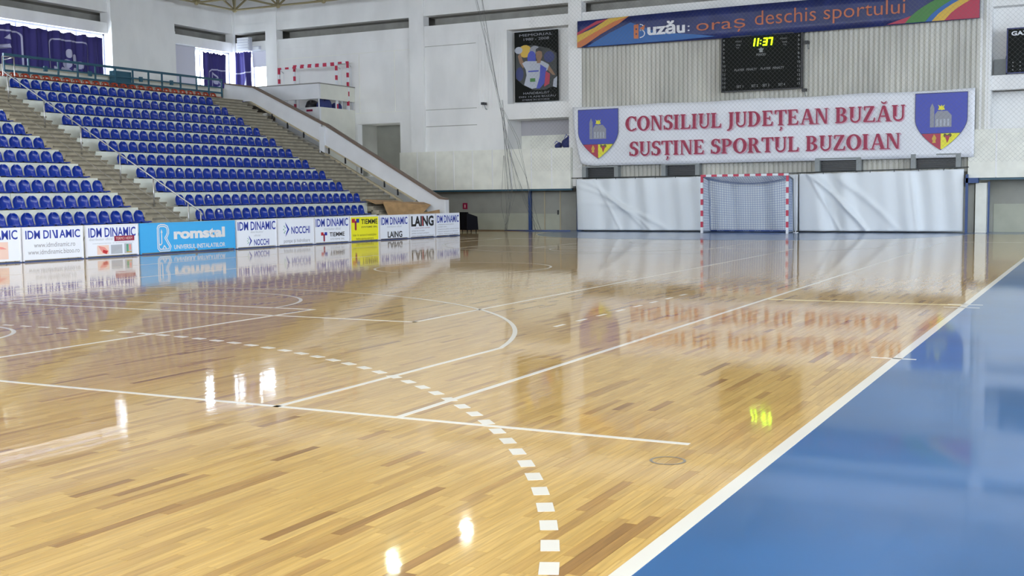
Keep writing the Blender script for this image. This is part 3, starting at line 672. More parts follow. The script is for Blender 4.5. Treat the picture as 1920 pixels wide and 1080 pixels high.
# air unit in the corner
ac = thing('vent_unit', 'white slatted ventilation unit mounted high in the hall corner', 'vent', (-23.4, YW - .3, 8.03))
MB().box(-.36, 0, 0, .34, .2, .6).build('housing', M['winframe'], ac)
for i in range(5): MB().box(-.33, -.05, .05 + i * .115, .31, 0.0, .12 + i * .115).build('slat', M['goalwhite'], ac)
eb = box('emergency_lamp', (-23.0, YW - .16, 8.05, -22.6, YW - .06, 8.22), M['winframe']); MB().box(-22.95, YW - .18, 8.08, -22.65, YW - .16, 8.19).build('cover', M['goalwhite'], eb); tag(eb, 'small white box lamp beside the corner ventilation unit', 'lamp')

# ================================================================== ADVERTISING BOARDS
BA, BB = 0.09845767, -12.88564
bx_ = lambda y: BA * y + BB
brot = math.pi / 2 - math.atan(BA)
def board(y0, y1, label, sheet='boardwhite'):
    L_ = math.hypot(y1 - y0, bx_(y1) - bx_(y0))
    t = thing('advertising_board', label, 'hoarding', (bx_(y0), y0, 0), brot, 'advertising boards along the far side line')
    MB().box(0.03, -.02, .05, L_ - .03, .02, .80).build('sheet', M[sheet], t)
    MB().box(0, -.028, .02, .035, .028, .825).box(L_ - .035, -.028, .02, L_, .028, .825).box(.035, -.028, .795, L_ - .035, .028, .825).build('frame', M['boardframe' if sheet != 'boardblue' else 'boardblue'], t)
    MB().box(0, -.035, 0, L_, .03, .024).build('blue_kick_strip', M['bluepaint'], t)
    MB().tube((.1, .03, .78), (.1, .45, .01), .012, 6).tube((L_ - .1, .03, .78), (L_ - .1, .45, .01), .012, 6).build('prop', M['greysteel'], t)
    return t, L_
YB = -.0215
def bt(t, s, x0, x1, z0, z1, m, L_, **k): return text(s, x0 * L_, x1 * L_, z0, z1, YB - k.pop('dy', 0), M[m], t, **k)
def shape(t, pts, m, dy=0, name='printed_shape'): return MB().poly([(x, YB - .001 - dy, z) for x, z in pts]).build(name, M[m], t, fix=False)
def rect(t, x0, z0, x1, z1, m, dy=0, name='printed_panel'): return shape(t, [(x0, z0), (x1, z0), (x1, z1), (x0, z1)], m, dy, name)
def idm(t, L_, z0=.56, z1=.76, a=.05, b=.95, m='inkblue'): bt(t, 'IDM DINAMIC', a, b, z0 - .03, z1 + .01, m, L_, bold=.018)
def nocchi(t, x, z, s, L_, tx0, tx1, tz0, tz1):
    shape(t, [(x, z + .5 * s), (x + .38 * s, z), (x, z - .5 * s), (x + .06 * s, z - .28 * s), (x + .22 * s, z), (x + .06 * s, z + .28 * s)], 'inkblue')
    for dx, dz in ((-.02, .12), (-.16, 0), (-.02, -.12), (-.10, .22), (-.10, -.22)):
        q = .055 * s; cx_, cz_ = x + dx * s, z + dz * s; shape(t, [(cx_ - q, cz_), (cx_, cz_ - q), (cx_ + q, cz_), (cx_, cz_ + q)], 'inkgreen')
    text('NOCCHI', tx0, tx1, tz0, tz1, YB, M['inkblue'], t, bold=.02)
def tiemme(t, x, z, s):
    shape(t, [(x, z + .5 * s), (x + .42 * s, z + .5 * s), (x + .42 * s, z + .15 * s), (x, z + .15 * s)], 'inkred')
    shape(t, [(x + .58 * s, z + .15 * s), (x + .58 * s, z + .5 * s), (x + 1.0 * s, z + .5 * s), (x + 1.0 * s, z + .15 * s)], 'inkblue')
    shape(t, [(x + .38 * s, z + .3 * s), (x + .62 * s, z + .3 * s), (x + .62 * s, z - .45 * s), (x + .5 * s, z - .55 * s), (x + .38 * s, z - .45 * s)], 'inkmaroon', .001)
# 0: face picture board
t, L_ = board(16.85, 18.52, 'white board with blue headline and red sketched face in a hat, leftmost board'); idm(t, L_, .58, .76)
rect(t, L_ * .42, .10, L_ * .80, .50, 'inkpeach')
shape(t, [(L_ * .40, .44), (L_ * .48, .38), (L_ * .60, .34), (L_ * .78, .33), (L_ * .72, .38), (L_ * .66, .40), (L_ * .64, .50), (L_ * .54, .52), (L_ * .50, .42)], 'inksalmon', .001)
shape(t, [(L_ * .52, .34), (L_ * .66, .33), (L_ * .66, .24), (L_ * .60, .12), (L_ * .55, .12), (L_ * .56, .22)], 'inksalmon', .001)
shape(t, [(L_ * .54, .30), (L_ * .60, .30), (L_ * .60, .27), (L_ * .54, .27)], 'inkred', .002); shape(t, [(L_ * .57, .20), (L_ * .63, .20), (L_ * .62, .17), (L_ * .58, .17)], 'inkred', .002)
# 1
t, L_ = board(18.56, 20.22, 'white board with blue headline over two web address lines')
bt(t, 'IDM DI', .05, .46, .54, .74, 'inkblue', L_, bold=.02); bt(t, '\\', .48, .55, .54, .74, 'inkblue', L_, bold=.02); bt(t, 'AMIC', .60, .95, .54, .74, 'inkblue', L_, bold=.02); bt(t, 'I', .545, .575, .54, .74, 'inkblue', L_, bold=.02)
bt(t, 'www.idmdinamic.ro', .18, .86, .335, .45, 'greyprint', L_); bt(t, 'www.idmdinamic.bizoo.ro', .08, .93, .17, .285, 'greyprint', L_)
# 2
t, L_ = board(20.30, 21.88, 'white board with blue headline, maroon tab and three small pictures'); idm(t, L_, .54, .74)
bt(t, 'distribuitor oficial', .06, .50, .43, .50, 'inkgrey', L_); rect(t, L_ * .53, .40, L_ * .92, .53, 'inkmaroon', .001); bt(t, 'TERMO HERM', .56, .88, .43, .50, 'inkpeach', L_, dy=.003)
bt(t, 'componente si automatizari', .12, .90, .335, .375, 'inkgrey', L_)
rect(t, L_ * .20, .08, L_ * .42, .31, 'inkpeach'); shape(t, [(L_ * .22, .30), (L_ * .34, .26), (L_ * .41, .16), (L_ * .38, .08), (L_ * .30, .12), (L_ * .26, .2)], 'inksalmon', .001); shape(t, [(L_ * .31, .2), (L_ * .40, .16), (L_ * .37, .09), (L_ * .3, .13)], 'inkred', .002)
rect(t, L_ * .46, .08, L_ * .68, .31, 'inkgrey'); 
for i in range(6): rect(t, L_ * (.48 + .03 * i), .11 + .02 * i, L_ * (.495 + .03 * i), .28, 'lightgreyprint', .001)
rect(t, L_ * .72, .08, L_ * .87, .33, 'inkgrey'); rect(t, L_ * .76, .12, L_ * .80, .31, 'inkgreen', .001); rect(t, L_ * .81, .16, L_ * .85, .30, 'inksalmon', .001); rect(t, L_ * .76, .10, L_ * .86, .125, 'yellowp', .001)
# 3 blue
t, L_ = board(21.94, 25.23, 'long sky blue board with a white R emblem and rounded white lettering', 'boardblue')
def ring(t, pts, wd, m, dy=0):
    mb = MB(); n = len(pts)
    for i in range(n - 1):
        a = Vector(pts[i]); b = Vector(pts[i + 1]); d = (b - a).normalized() * wd / 2; nn = Vector((-d.y, d.x))
        q = [a - d * .5 + nn, b + d * .5 + nn, b + d * .5 - nn, a - d * .5 - nn]; mb.poly([(p.x, YB - .001 - dy - i * .00005, p.y) for p in q])
    return mb.build('emblem_stroke', M[m], t, fix=False)
Rp = [(.50, .16), (.50, .68), (.53, .73), (.60, .75), (.72, .75), (.82, .71), (.85, .63), (.85, .55), (.80, .46), (.76, .42), (.92, .19), (.88, .10), (.56, .10), (.50, .16)]
k_ = L_ / 3.3
ring(t, [(x * k_ * .93 + .12, z) for x, z in Rp], .075, 'letterwhite'); ring(t, [(x * k_ * .93 + .12, z) for x, z in Rp], .022, 'boardblue', .001)
ring(t, [(.70, .56), (.70, .28), (.66, .24), (.62, .26)], .028, 'letterwhite'); shape(t, [(.67, .56), (.735, .56), (.70, .66)], 'letterwhite'); ring(t, [(.73, .14), (.78, .22), (.84, .15)], .028, 'letterwhite')
bt(t, 'romstal', .335, .885, .37, .66, 'letterwhite', L_, bold=.05); bt(t, 'UNIVERSUL INSTALATIILOR', .335, .885, .105, .225, 'letterwhite', L_, bold=.02)
# 4
t, L_ = board(25.29, 26.87, 'white board with blue headline and small arrow logo, next right of the sky blue board'); idm(t, L_, .55, .76, .03, .97)
bt(t, 'distribuitor', .34, .66, .44, .50, 'inkgrey', L_); bt(t, 'oficial', .42, .58, .34, .40, 'inkgrey', L_); nocchi(t, .46, .22, .32, L_, L_ * .42, L_ * .80, .08, .26)
# 5
t, L_ = board(26.93, 28.46, 'white board with a large blue arrow logo and no headline'); nocchi(t, .30, .50, .44, L_, L_ * .36, L_ * .88, .36, .58); bt(t, 'pompe și hidrofoare', .15, .88, .07, .21, 'greyprint', L_)
# 6
t, L_ = board(28.50, 30.08, 'white board with blue headline and small red and blue T logo'); idm(t, L_, .56, .77, .03, .97)
bt(t, 'distribuitor oficial', .26, .74, .42, .50, 'inkgrey', L_); tiemme(t, L_ * .17, .22, .28); bt(t, 'TIEMME', .42, .86, .22, .35, 'inkblack', L_, bold=.02); bt(t, 'SYSTEME SRL', .44, .86, .11, .16, 'greyprint', L_)
# 7
t, L_ = board(30.13, 31.55, 'yellow board with a red and blue T logo', 'boardyellow'); tiemme(t, L_ * .06, .56, .36); bt(t, 'TIEMME', .38, .95, .56, .72, 'inkblack', L_, bold=.02); bt(t, 'SYSTEME SRL', .38, .95, .44, .49, 'greendark', L_, bold=.02)
bt(t, 'lider în sectorul instalaţiilor', .09, .91, .16, .25, 'greendark', L_); bt(t, 'hidro-termo-sanitare', .2, .8, .06, .14, 'greendark', L_)
# 8
t, L_ = board(31.60, 33.13, 'white board with blue headline over one small black word'); idm(t, L_, .53, .74, .04, .95, 'inkblue'); bt(t, 'distribuitor oficial', .24, .74, .41, .47, 'inkgrey', L_); bt(t, 'LAING', .26, .76, .07, .28, 'inkblack', L_, bold=.03)
# 9
t, L_ = board(33.18, 34.60, 'white board with one very large black word over small text lines'); bt(t, 'LAING', .06, .95, .40, .76, 'inkblack', L_, bold=.04); rect(t, L_ * .482, .42, L_ * .512, .74, 'inkred', .003)
bt(t, 'soluții pentru pompe', .2, .8, .32, .37, 'inkmaroon', L_)
for i, (s_, b_) in enumerate((('pompe de circulație', .58), ('pompe și grupuri pompare', .75), ('sisteme de încălzire prin pardoseală', .95))): bt(t, s_, .08, b_, .22 - i * .085, .28 - i * .085, 'greyprint', L_)
# 10
t, L_ = board(34.66, 36.07, 'white board with blue headline over five text lines, rightmost of the boards'); idm(t, L_, .52, .74, .02, .97)
for i, (s_, b_) in enumerate((('echipamente termice pentru', .75), ('instalații solare', .45), ('echipamente pentru centrale termice', .97), ('baterii sanitare și obiecte', .92), ('cabine, hidromasaj, gresie', .97))): bt(t, s_, .08, b_, .40 - i * .083, .455 - i * .083, 'greyprint', L_)

# plywood sheets and dark chairs past the boards
def sheet(name, pts, th, m, lab, cat):
    a, b, c = Vector(pts[0]), Vector(pts[1]), Vector(pts[2]); n = (b - a).cross(c - a).normalized() * th
    mb = MB(); q = [Vector(p) for p in pts]; k = len(q)
    mb.v = [tuple(p) for p in q] + [tuple(p + n) for p in q]; mb.f = [tuple(range(k)), tuple(range(2 * k - 1, k - 1, -1))] + [(i, k + i, k + (i + 1) % k, (i + 1) % k) for i in range(k)]; mb.m = [0] * len(mb.f)
    return tag(mb.build(name, m), lab, cat)
sheet('plywood_sheet', [(-11.75, 35.15, .70), (-11.25, 36.5, .70), (-11.17, 37.15, 1.10), (-11.5, 37.15, 1.20), (-12.0, 35.15, 1.24)], .02, M['ply'], 'large brown plywood sheet leaning behind the advertising boards', 'plywood')
sheet('plywood_sheet', [(-11.0, 36.3, .70), (-10.75, 37.1, .72), (-10.8, 37.15, .92), (-11.25, 36.5, .80)], .02, M['ply'], 'small pale plywood offcut in front of the larger sheet', 'plywood')
sheet('plywood_sheet', [(-12.05, 34.8, 1.16), (-12.05, 36.9, 1.16), (-12.5, 36.9, 1.26), (-12.5, 34.8, 1.32)], .02, M['ply'], 'long plywood strip lying on the stair behind the big sheet', 'plywood')
def chair(x, y, rz, lab):
    t = thing('tub_chair', lab, 'chair', (x, y, 0), rz, 'dark chairs past the last board')
    MB().box(-.22, -.24, .30, .22, .20, .44).build('seat', M['chairblack'], t)
    MB().prism([(-.27, .08), (.27, .08), (.30, .78), (-.30, .78)], 1, .20, .27).build('backrest', M['chairblack'], t)
    for a in (-1, 1):
        MB().prism([(-.26, .08), (.27, .08), (.27, .76), (-.22, .60)], 0, a * .25 - .03, a * .25 + .03).build('side_panel', M['chairblack'], t)
        for b in (-.2, .2): MB().tube((a * .2, b, .10), (a * .2, b, 0), .02, 6).build('leg', M['chairblack'], t)
chair(-11.4, 38.9, 2.2, 'dark chair with solid sides beside the last white board'); chair(-11.05, 39.85, 2.6, 'dark chair with solid sides, nearest the grey wall')

# ================================================================== TARPAULINS, GOAL, NETS
def tarp(x0, x1, z0, zt0, zt1, label, folds, seed):
    c = random.Random(seed); fr = [(c.uniform(2, 9), c.uniform(0, 6), c.uniform(.006, .018)) for _ in range(7)]
    def f(u, v):
        x = x0 + (x1 - x0) * u; z = z0 + (zt0 + (zt1 - zt0) * u - z0) * v
        d = sum(a * math.sin(f_ * x + p + z * .8) for f_, p, a in fr)
        for (cx_, cz_, ang, wd, am) in folds:
            s_ = (x - cx_) * math.cos(ang) + (z - cz_) * math.sin(ang) + .35 * ((x - cx_) ** 2) * .25; r_ = math.hypot(x - cx_, z - cz_)
            d += am * math.exp(-(s_ / wd) ** 2) * math.exp(-(r_ / 1.6) ** 2)
        return (x, 41.22 - d * 1.6, z - .012 * abs(math.sin((x - x0) * 3.9)) * v)
    o = MB().grid(f, int((x1 - x0) * 22), 34).build('tarpaulin', M['tarp'], None, smooth=True, fix=False)
    sm = o.modifiers.new('thickness', 'SOLIDIFY'); sm.thickness = .004
    e = MB()
    for i in range(int((x1 - x0) / .8) + 1):
        x = x0 + .05 + i * .8; zz = zt0 + (zt1 - zt0) * (x - x0) / (x1 - x0)
        if x < x1: e.tube((x, 41.2, zz - .04), (x, 41.2, zz + .05), .012, 5)
    tag(e.build('tie', M['black'], o), kind='stuff')
    return tag(o, label, 'tarpaulin')
tarp(-7.0, 1.62, .04, 2.02, 2.06, 'long white tarpaulin hung behind the goal and to its left', [(-5.3, 1.1, .9, .07, .05), (-5.0, .9, 1.0, .06, .05), (-4.5, .7, 1.2, .08, .04), (-5.6, .9, .5, .05, .03), (-1, 1, 0, .1, .05)], 2)
tarp(1.66, 7.15, .04, 2.07, 2.14, 'shorter white tarpaulin with draped folds hung right of the goal', [(2.9, 1.3, .8, .07, .06), (3.2, 1.0, .75, .08, .07), (2.6, 1.0, .5, .06, .05), (3.7, 1.4, .9, .1, .05), (5.6, 1, .12, .08, .05)], 5)
cb = MB().path([(-7.2, 41.2, 2.06), (-3, 41.2, 2.07), (1.6, 41.2, 2.10), (7.3, 41.2, 2.19)], .018).build('tarpaulin_cable', M['darkgrey'], None, smooth=True); tag(cb, 'dark steel cable holding up the two white tarpaulins', 'cable')
pole = MB().tube((1.70, 40.6, 0), (1.70, 40.6, 2.02), .022).build('white_pole', M['goalwhite'], None, smooth=True); MB().tube((1.70, 40.6, 0), (1.70, 40.6, .02), .1).build('base', M['goalwhite'], pole); tag(pole, 'thin white upright pole just right of the red and white goal', 'pole')

def goal(x, y, z, label, rz=0, net=True, width=3.0, group=None, H=2.0):
    t = thing('handball_goal', label, 'goal', (x, y, z), rz, group); hw = width / 2
    def striped(a, b, ax, first):
        mb = MB(); c = a; i = first
        while c < b - 1e-6:
            d = min(c + .20, b)
            if ax == 'x': mb.box(c, -.04, H, d, .04, H + .08, i % 2)
            else: mb.box(-.04, -.04, c, .04, .04, d, i % 2)
            c = d; i += 1
        return mb
    for s, nm in ((-1, 'post'), (1, 'post')):
        o = striped(0, H, 'z', 0).build('post', [M['goalwhite'], M['goalred']], t); o.location = (s * (hw + .04), 0, 0)
    striped(-hw - .08, hw + .08, 'x', 1).build('crossbar', [M['goalwhite'], M['goalred']], t)
    for s in (-1, 1):
        MB().path([(s * (hw + .04), .04, H + .02), (s * (hw + .04), .78, H - .12), (s * (hw + .04), .95, .03), (s * (hw + .04), .04, .03)], .02).build('side_frame', M['grey' if net else 'goalwhite'], t, smooth=True)
    MB().tube((-hw - .04, .95, .03), (hw + .04, .95, .03), .02).build('rear_bar', M['grey'], t, smooth=True)
    if net:
        mb = MB(); c = random.Random(4)
        def P(u, v):      # u across, v from crossbar back and down
            sag = .18 * (1 - (2 * u - 1) ** 2)
            wob = .03 * math.sin(u * 40) + .02 * math.sin(u * 17 + 2)
            if v < .28: q = v / .28; return Vector((-hw + 2 * hw * u, .04 + .72 * q, H - (.10 + sag) * q))
            q = (v - .28) / .72; return Vector((-hw + 2 * hw * u, .76 + .14 * q + wob, (H - .10 - sag) * (1 - q) + .04))
        def strip(a, b, r=.0075): mb.tube(a, b, r, 3)
        nu, nv = 34, 30
        for i in range(nu + 1):
            for j in range(nv): strip(P(i / nu, j / nv), P(i / nu, (j + 1) / nv))
        for j in range(nv + 1):
            for i in range(nu): strip(P(i / nu, j / nv), P((i + 1) / nu, j / nv))
        for s in (-1, 1):
            S = lambda a, b: Vector((s * hw + s * .01 * math.sin(b * 9), .04 + .8 * a + .05 * a * (1 - b), .04 + (H - .04 - .12 * a) * b))
            for i in range(9):
                for j in range(20): strip(S(i / 8, j / 20), S(i / 8, (j + 1) / 20))
            for j in range(21):
                for i in range(8): strip(S(i / 8, j / 20), S((i + 1) / 8, j / 20))
        tag(mb.build('net', M['net'], t, fix=False), kind='stuff')
        MB().path([tuple(P(i / 20, .28)) for i in range(21)], .016).build('net_rope', M['netrope'], t, smooth=True)
        MB().path([(-hw, .92, .05), (hw, .92, .05)], .035).build('net_foot_roll', M['netrope'], t, smooth=True)
    return t
goal(0, 40.04, 0, 'red and white striped handball goal with pale blue net standing on the court')
goal(-19.2, 40.4, 4.95, 'red and white goal frame stored on the stair landing, front one', 0, False, 2.95, 'stored goals on the landing')
goal(-19.05, 41.15, 5.12, 'red and white goal frame stored on the stair landing, rear one against the wall', 0, False, 2.75, 'stored goals on the landing')
for o in [o for o in bpy.data.objects if o.name.startswith('handball_goal') and o.location.z > 4]:
    for ch in o.children:
        if ch.name.startswith(('side_frame', 'rear_bar')): ch.scale = (1, .4 if o.location.y < 41 else .3, 1)

# protective net in front of the end wall
sn = thing('safety_net', 'fine dark protective net hung before the end wall, gathered at its left edge', 'net', (0, 41.05, 0))
mb = MB(); NX0, NX1, NZ0, NZ1 = -8.9, 12.0, 2.35, 9.6; pitch = .16; r = .0018
c_ = NX0 - (NZ1 - NZ0)
def clip(x, d):
    z = NZ0; xa = x; xb = x + d * (NZ1 - NZ0)
    za, zb = NZ0, NZ1
    for lim, sg_ in ((NX0, 1), (NX1, -1)):
        if sg_ * (xa - lim) < 0: za += abs(lim - xa); xa = lim
        if sg_ * (xb - lim) < 0: zb -= abs(lim - xb); xb = lim
    return (xa, za, xb, zb) if zb - za > .05 and NX0 - 1e-6 <= xa <= NX1 + 1e-6 and NX0 - 1e-6 <= xb <= NX1 + 1e-6 else None
while c_ < NX1 + (NZ1 - NZ0):
    for d in (1, -1):
        q = clip(c_, d)
        if q: mb.tube((q[0], 0, q[1]), (q[2], 0, q[3]), r, 3)
    c_ += pitch
tag(mb.build('mesh', M['safetynet'], sn, fix=False), kind='stuff')
for pts in ([(-11.3, -.1, 9.6), (-10.6, -.1, 7.5), (-10.1, -.1, 4.5), (-9.95, -.1, 1.5), (-9.95, -.1, .02)], [(-10.9, -.1, 9.6), (-10.45, -.1, 7), (-10.05, -.1, 4.8), (-9.6, -.1, 1.6), (-9.85, -.1, .02)],
            [(-10.1, -.1, 4.9), (-9.6, -.1, 3.6), (-9.0, -.1, 2.1), (-8.5, -.1, .02)], [(-10.15, -.1, 5.2), (-9.85, -.1, 3.5), (-9.2, -.1, 1.2), (-8.7, -.1, .02)], [(-9.95, -.15, 3.0), (-9.9, -.15, 1.0), (-9.9, -.15, .02)]):
    for q_ in range(3):
        o_x, o_b = random.uniform(-.10, .10), random.uniform(-.25, .25)
        MB().path([(a + o_x + o_b * math.sin(i_ * 1.7), b, c) for i_, (a, b, c) in enumerate(pts)], .0055, 5).build('gathered_strand', M['safetynet'], sn, smooth=True)
MB().path([(-10.1, 0, .02), (-7.2, 0, .02)], .018).build('bottom_roll', M['netrope'], sn, smooth=True)

# ================================================================== BANNERS
SG = {}
def glyph(ch):
    """bold roman capital of height 1; list of polygons, advance width"""
    P = []; s = .20; t = .075; e = .075
    R = lambda x0, z0, x1, z1: P.append([(x0, z0), (x1, z0), (x1, z1), (x0, z1)])
    def stem(x, top=1, bot=0, st=True, sb=True, w=s):
        R(x, bot, x + w, top)
        if sb: P.append([(x - e, bot), (x + w + e, bot), (x + w + e, bot + .045), (x + w, bot + .09), (x, bot + .09), (x - e, bot + .045)])
        if st: P.append([(x - e, top), (x - e, top - .045), (x, top - .09), (x + w, top - .09), (x + w + e, top - .045), (x + w + e, top)])
    def arc(cx, cz, rx, rz, ix, iz, a0, a1, n=14, dx=0):
        for i in range(n):
            a, b = math.radians(a0 + (a1 - a0) * i / n), math.radians(a0 + (a1 - a0) * (i + 1) / n)
            P.append([(cx + dx + ix * math.cos(a), cz + iz * math.sin(a)), (cx + rx * math.cos(a), cz + rz * math.sin(a)), (cx + rx * math.cos(b), cz + rz * math.sin(b)), (cx + dx + ix * math.cos(b), cz + iz * math.sin(b))])
    if ch == 'I': stem(.1); return P, .46
    if ch in 'LEBPRD':
        stem(.1)
    if ch == 'L':
        R(.3, 0, .62, t); P.append([(.50, 0), (.68, 0), (.70, .28), (.64, .28), (.60, .12), (.50, t)]); return P, .76
    if ch == 'E':
        R(.3, 0, .62, t); R(.3, 1 - t, .60, 1); R(.3, .46, .52, .46 + t)
        P.append([(.52, 0), (.68, 0), (.71, .27), (.65, .27), (.60, .12), (.52, t)]); P.append([(.52, 1), (.66, 1), (.66, .76), (.60, .76), (.57, .88), (.52, 1 - t)]); P.append([(.47, .36), (.53, .36), (.53, .64), (.47, .64)]); return P, .80
    if ch == 'P': arc(.36, .73, .34, .27, .14, .195, -90, 90); R(.28, .46, .38, .46 + t); R(.28, 1 - t, .38, 1); return P, .76
    if ch == 'B':
        arc(.38, .75, .29, .25, .10, .18, -90, 90); arc(.38, .27, .35, .27, .14, .195, -90, 90); R(.28, 1 - t, .4, 1); R(.28, 0, .4, t); R(.28, .48, .4, .55); return P, .82
    if ch == 'D': arc(.36, .5, .46, .5, .24, .425, -90, 90, 18); R(.28, 1 - t, .38, 1); R(.28, 0, .38, t); return P, .92
    if ch == 'R':
        arc(.38, .74, .30, .26, .10, .185, -90, 90); R(.28, .48, .4, .55); R(.28, 1 - t, .4, 1); P.append([(.36, .52), (.54, .50), (.74, .10), (.84, 0), (.58, 0)]); P.append([(.58, 0), (.86, 0), (.86, .06), (.78, .08)]); return P, .88
    if ch == 'O': arc(.46, .5, .44, .52, .215, .43, 0, 360, 32); return P, .94
    if ch == 'C':
        arc(.46, .5, .44, .52, .20, .43, 52, 308, 26); P.append([(.64, .97), (.78, 1.0), (.78, .66), (.72, .66), (.68, .80), (.58, .90)]); P.append([(.58, .07), (.66, .03), (.80, .12), (.78, .22), (.68, .16)]); return P, .84
    if ch == 'S':
        arc(.36, .735, .30, .285, .11, .20, 40, 255, 16); arc(.34, .285, .32, .30, .10, .21, -140, 75, 16); P.append([(.22, .56), (.34, .66), (.56, .50), (.44, .38)])
        P.append([(.52, .97), (.62, 1.0), (.62, .70), (.56, .70), (.50, .84)]); P.append([(.04, 0), (.12, .02), (.14, .14), (.10, .30), (.03, .30)]); return P, .70
    if ch == 'U':
        R(.1, .3, .3, 1); R(.62, .3, .72, 1); arc(.41, .31, .31, .33, .21, .22, 180, 360, 16)
        P.append([(.1 - e, 1), (.1 - e, .955), (.1, .91), (.3, .91), (.3 + e, .955), (.3 + e, 1)]); P.append([(.62 - e, 1), (.62 - e, .955), (.62, .91), (.72, .91), (.72 + e, .955), (.72 + e, 1)]); return P, .84
    if ch == 'J':
        stem(.16, 1, .1, True, False); P.append([(.16, .14), (.36, .14), (.30, -.10), (.12, -.22), (-.02, -.24), (-.02, -.18), (.10, -.10)]); return P, .48
    if ch in 'TȚ':
        stem(.30, 1, 0, False, True); R(.06, 1 - t, .74, 1); P.append([(.02, 1), (.14, 1), (.14, .90), (.08, .74), (.02, .74)]); P.append([(.78, 1), (.66, 1), (.66, .90), (.72, .74), (.78, .74)])
        if ch == 'Ț': P.append([(.36, -.10), (.50, -.10), (.50, -.20), (.42, -.32), (.32, -.36), (.32, -.32), (.40, -.22)])
        return P, .80
    if ch == 'N':
        R(.1, 0, .18, 1); R(.68, 0, .76, 1); P.append([(.1, 1), (.32, 1), (.76, 0), (.62, 0)])
        for x in (.14,): P.append([(x - .12, 0), (x + .14, 0), (x + .14, .045), (x - .12, .045)]); P.append([(x - .14, .955), (x + .04, .955), (x + .04, 1), (x - .14, 1)])
        P.append([(.58, .955), (.86, .955), (.86, 1), (.58, 1)]); return P, .90
    if ch == 'Z':
        R(.06, 0, .66, t); R(.08, 1 - t, .68, 1); P.append([(.04, t), (.26, t), (.68, 1 - t), (.46, 1 - t)]); P.append([(.60, 0), (.72, 0), (.74, .27), (.68, .27)]); P.append([(.08, 1), (.08, .74), (.13, .74), (.2, 1)]); return P, .78
    if ch in 'AĂ':
        P.append([(.38, 1), (.54, 1), (.86, 0), (.64, 0)]); P.append([(.38, 1), (.44, .84), (.18, 0), (.10, 0)]); R(.24, .30, .68, .30 + t)
        P.append([(-.0, 0), (.28, 0), (.28, .05), (0, .05)]); P.append([(.56, 0), (.92, 0), (.92, .05), (.56, .05)])
        if ch == 'Ă': arc(.46, 1.30, .17, .20, .12, .11, 190, 350, 10)
        return P, .90
    return P, .34
def serif(s, x0, x1, z0, z1, y, m, parent, name='lettering', dx=0, dz=0):
    adv = []; tot = 0
    for ch in s: g_, a_ = glyph(ch); adv.append((g_, tot)); tot += a_
    tot -= .06; sx = (x1 - x0) / tot; sz = z1 - z0
    wd = MB(); i0 = 0; words = []
    for ch, (g_, off) in zip(s, adv):
        if ch == ' ': words.append(wd); wd = MB(); continue
        for n_, p in enumerate(g_): wd.poly([(x0 + (off + q[0]) * sx + dx, y - n_ * .00004, z0 + q[1] * sz + dz) for q in p])
    words.append(wd)
    for w_ in words: w_.build(name, M[m], parent, fix=False)
YC = 41.16
cn = MB(); rb = random.Random(8)
def bann(u, v):
    x = -7.15 + 14.6 * u; z = 2.52 + (4.80 - 2.52) * v
    if u < .06: z += .10 * (1 - v) * (1 - u / .06); 
    z += -.04 * abs(math.sin(u * PI * 4)) * v
    return (x + (.35 * (1 - v) ** 2 * max(0, 1 - u / .04)), YC + .05 + .012 * math.sin(x * 3) * (1 - v) + .02 * math.sin(x * 1.3 + z), z)
cn.grid(bann, 120, 14); ban = cn.build('cloth_banner', M['banner'], None, smooth=True, fix=False); sm = ban.modifiers.new('thickness', 'SOLIDIFY'); sm.thickness = .004
tag(ban, 'wide white banner with two lines of crimson lettering and a shield at each end', 'banner')
for ln, a, b, z0, z1 in (('CONSILIUL JUDEȚEAN BUZĂU', -4.93, 5.24, 3.80, 4.34), ('SUSȚINE SPORTUL BUZOIAN', -4.78, 5.10, 2.86, 3.39)):
    serif(ln, a, b, z0, z1, YC - .012, 'pink', ban, 'letter_shadow', .035, -.03); serif(ln, a, b, z0, z1, YC - .018, 'crimson', ban)
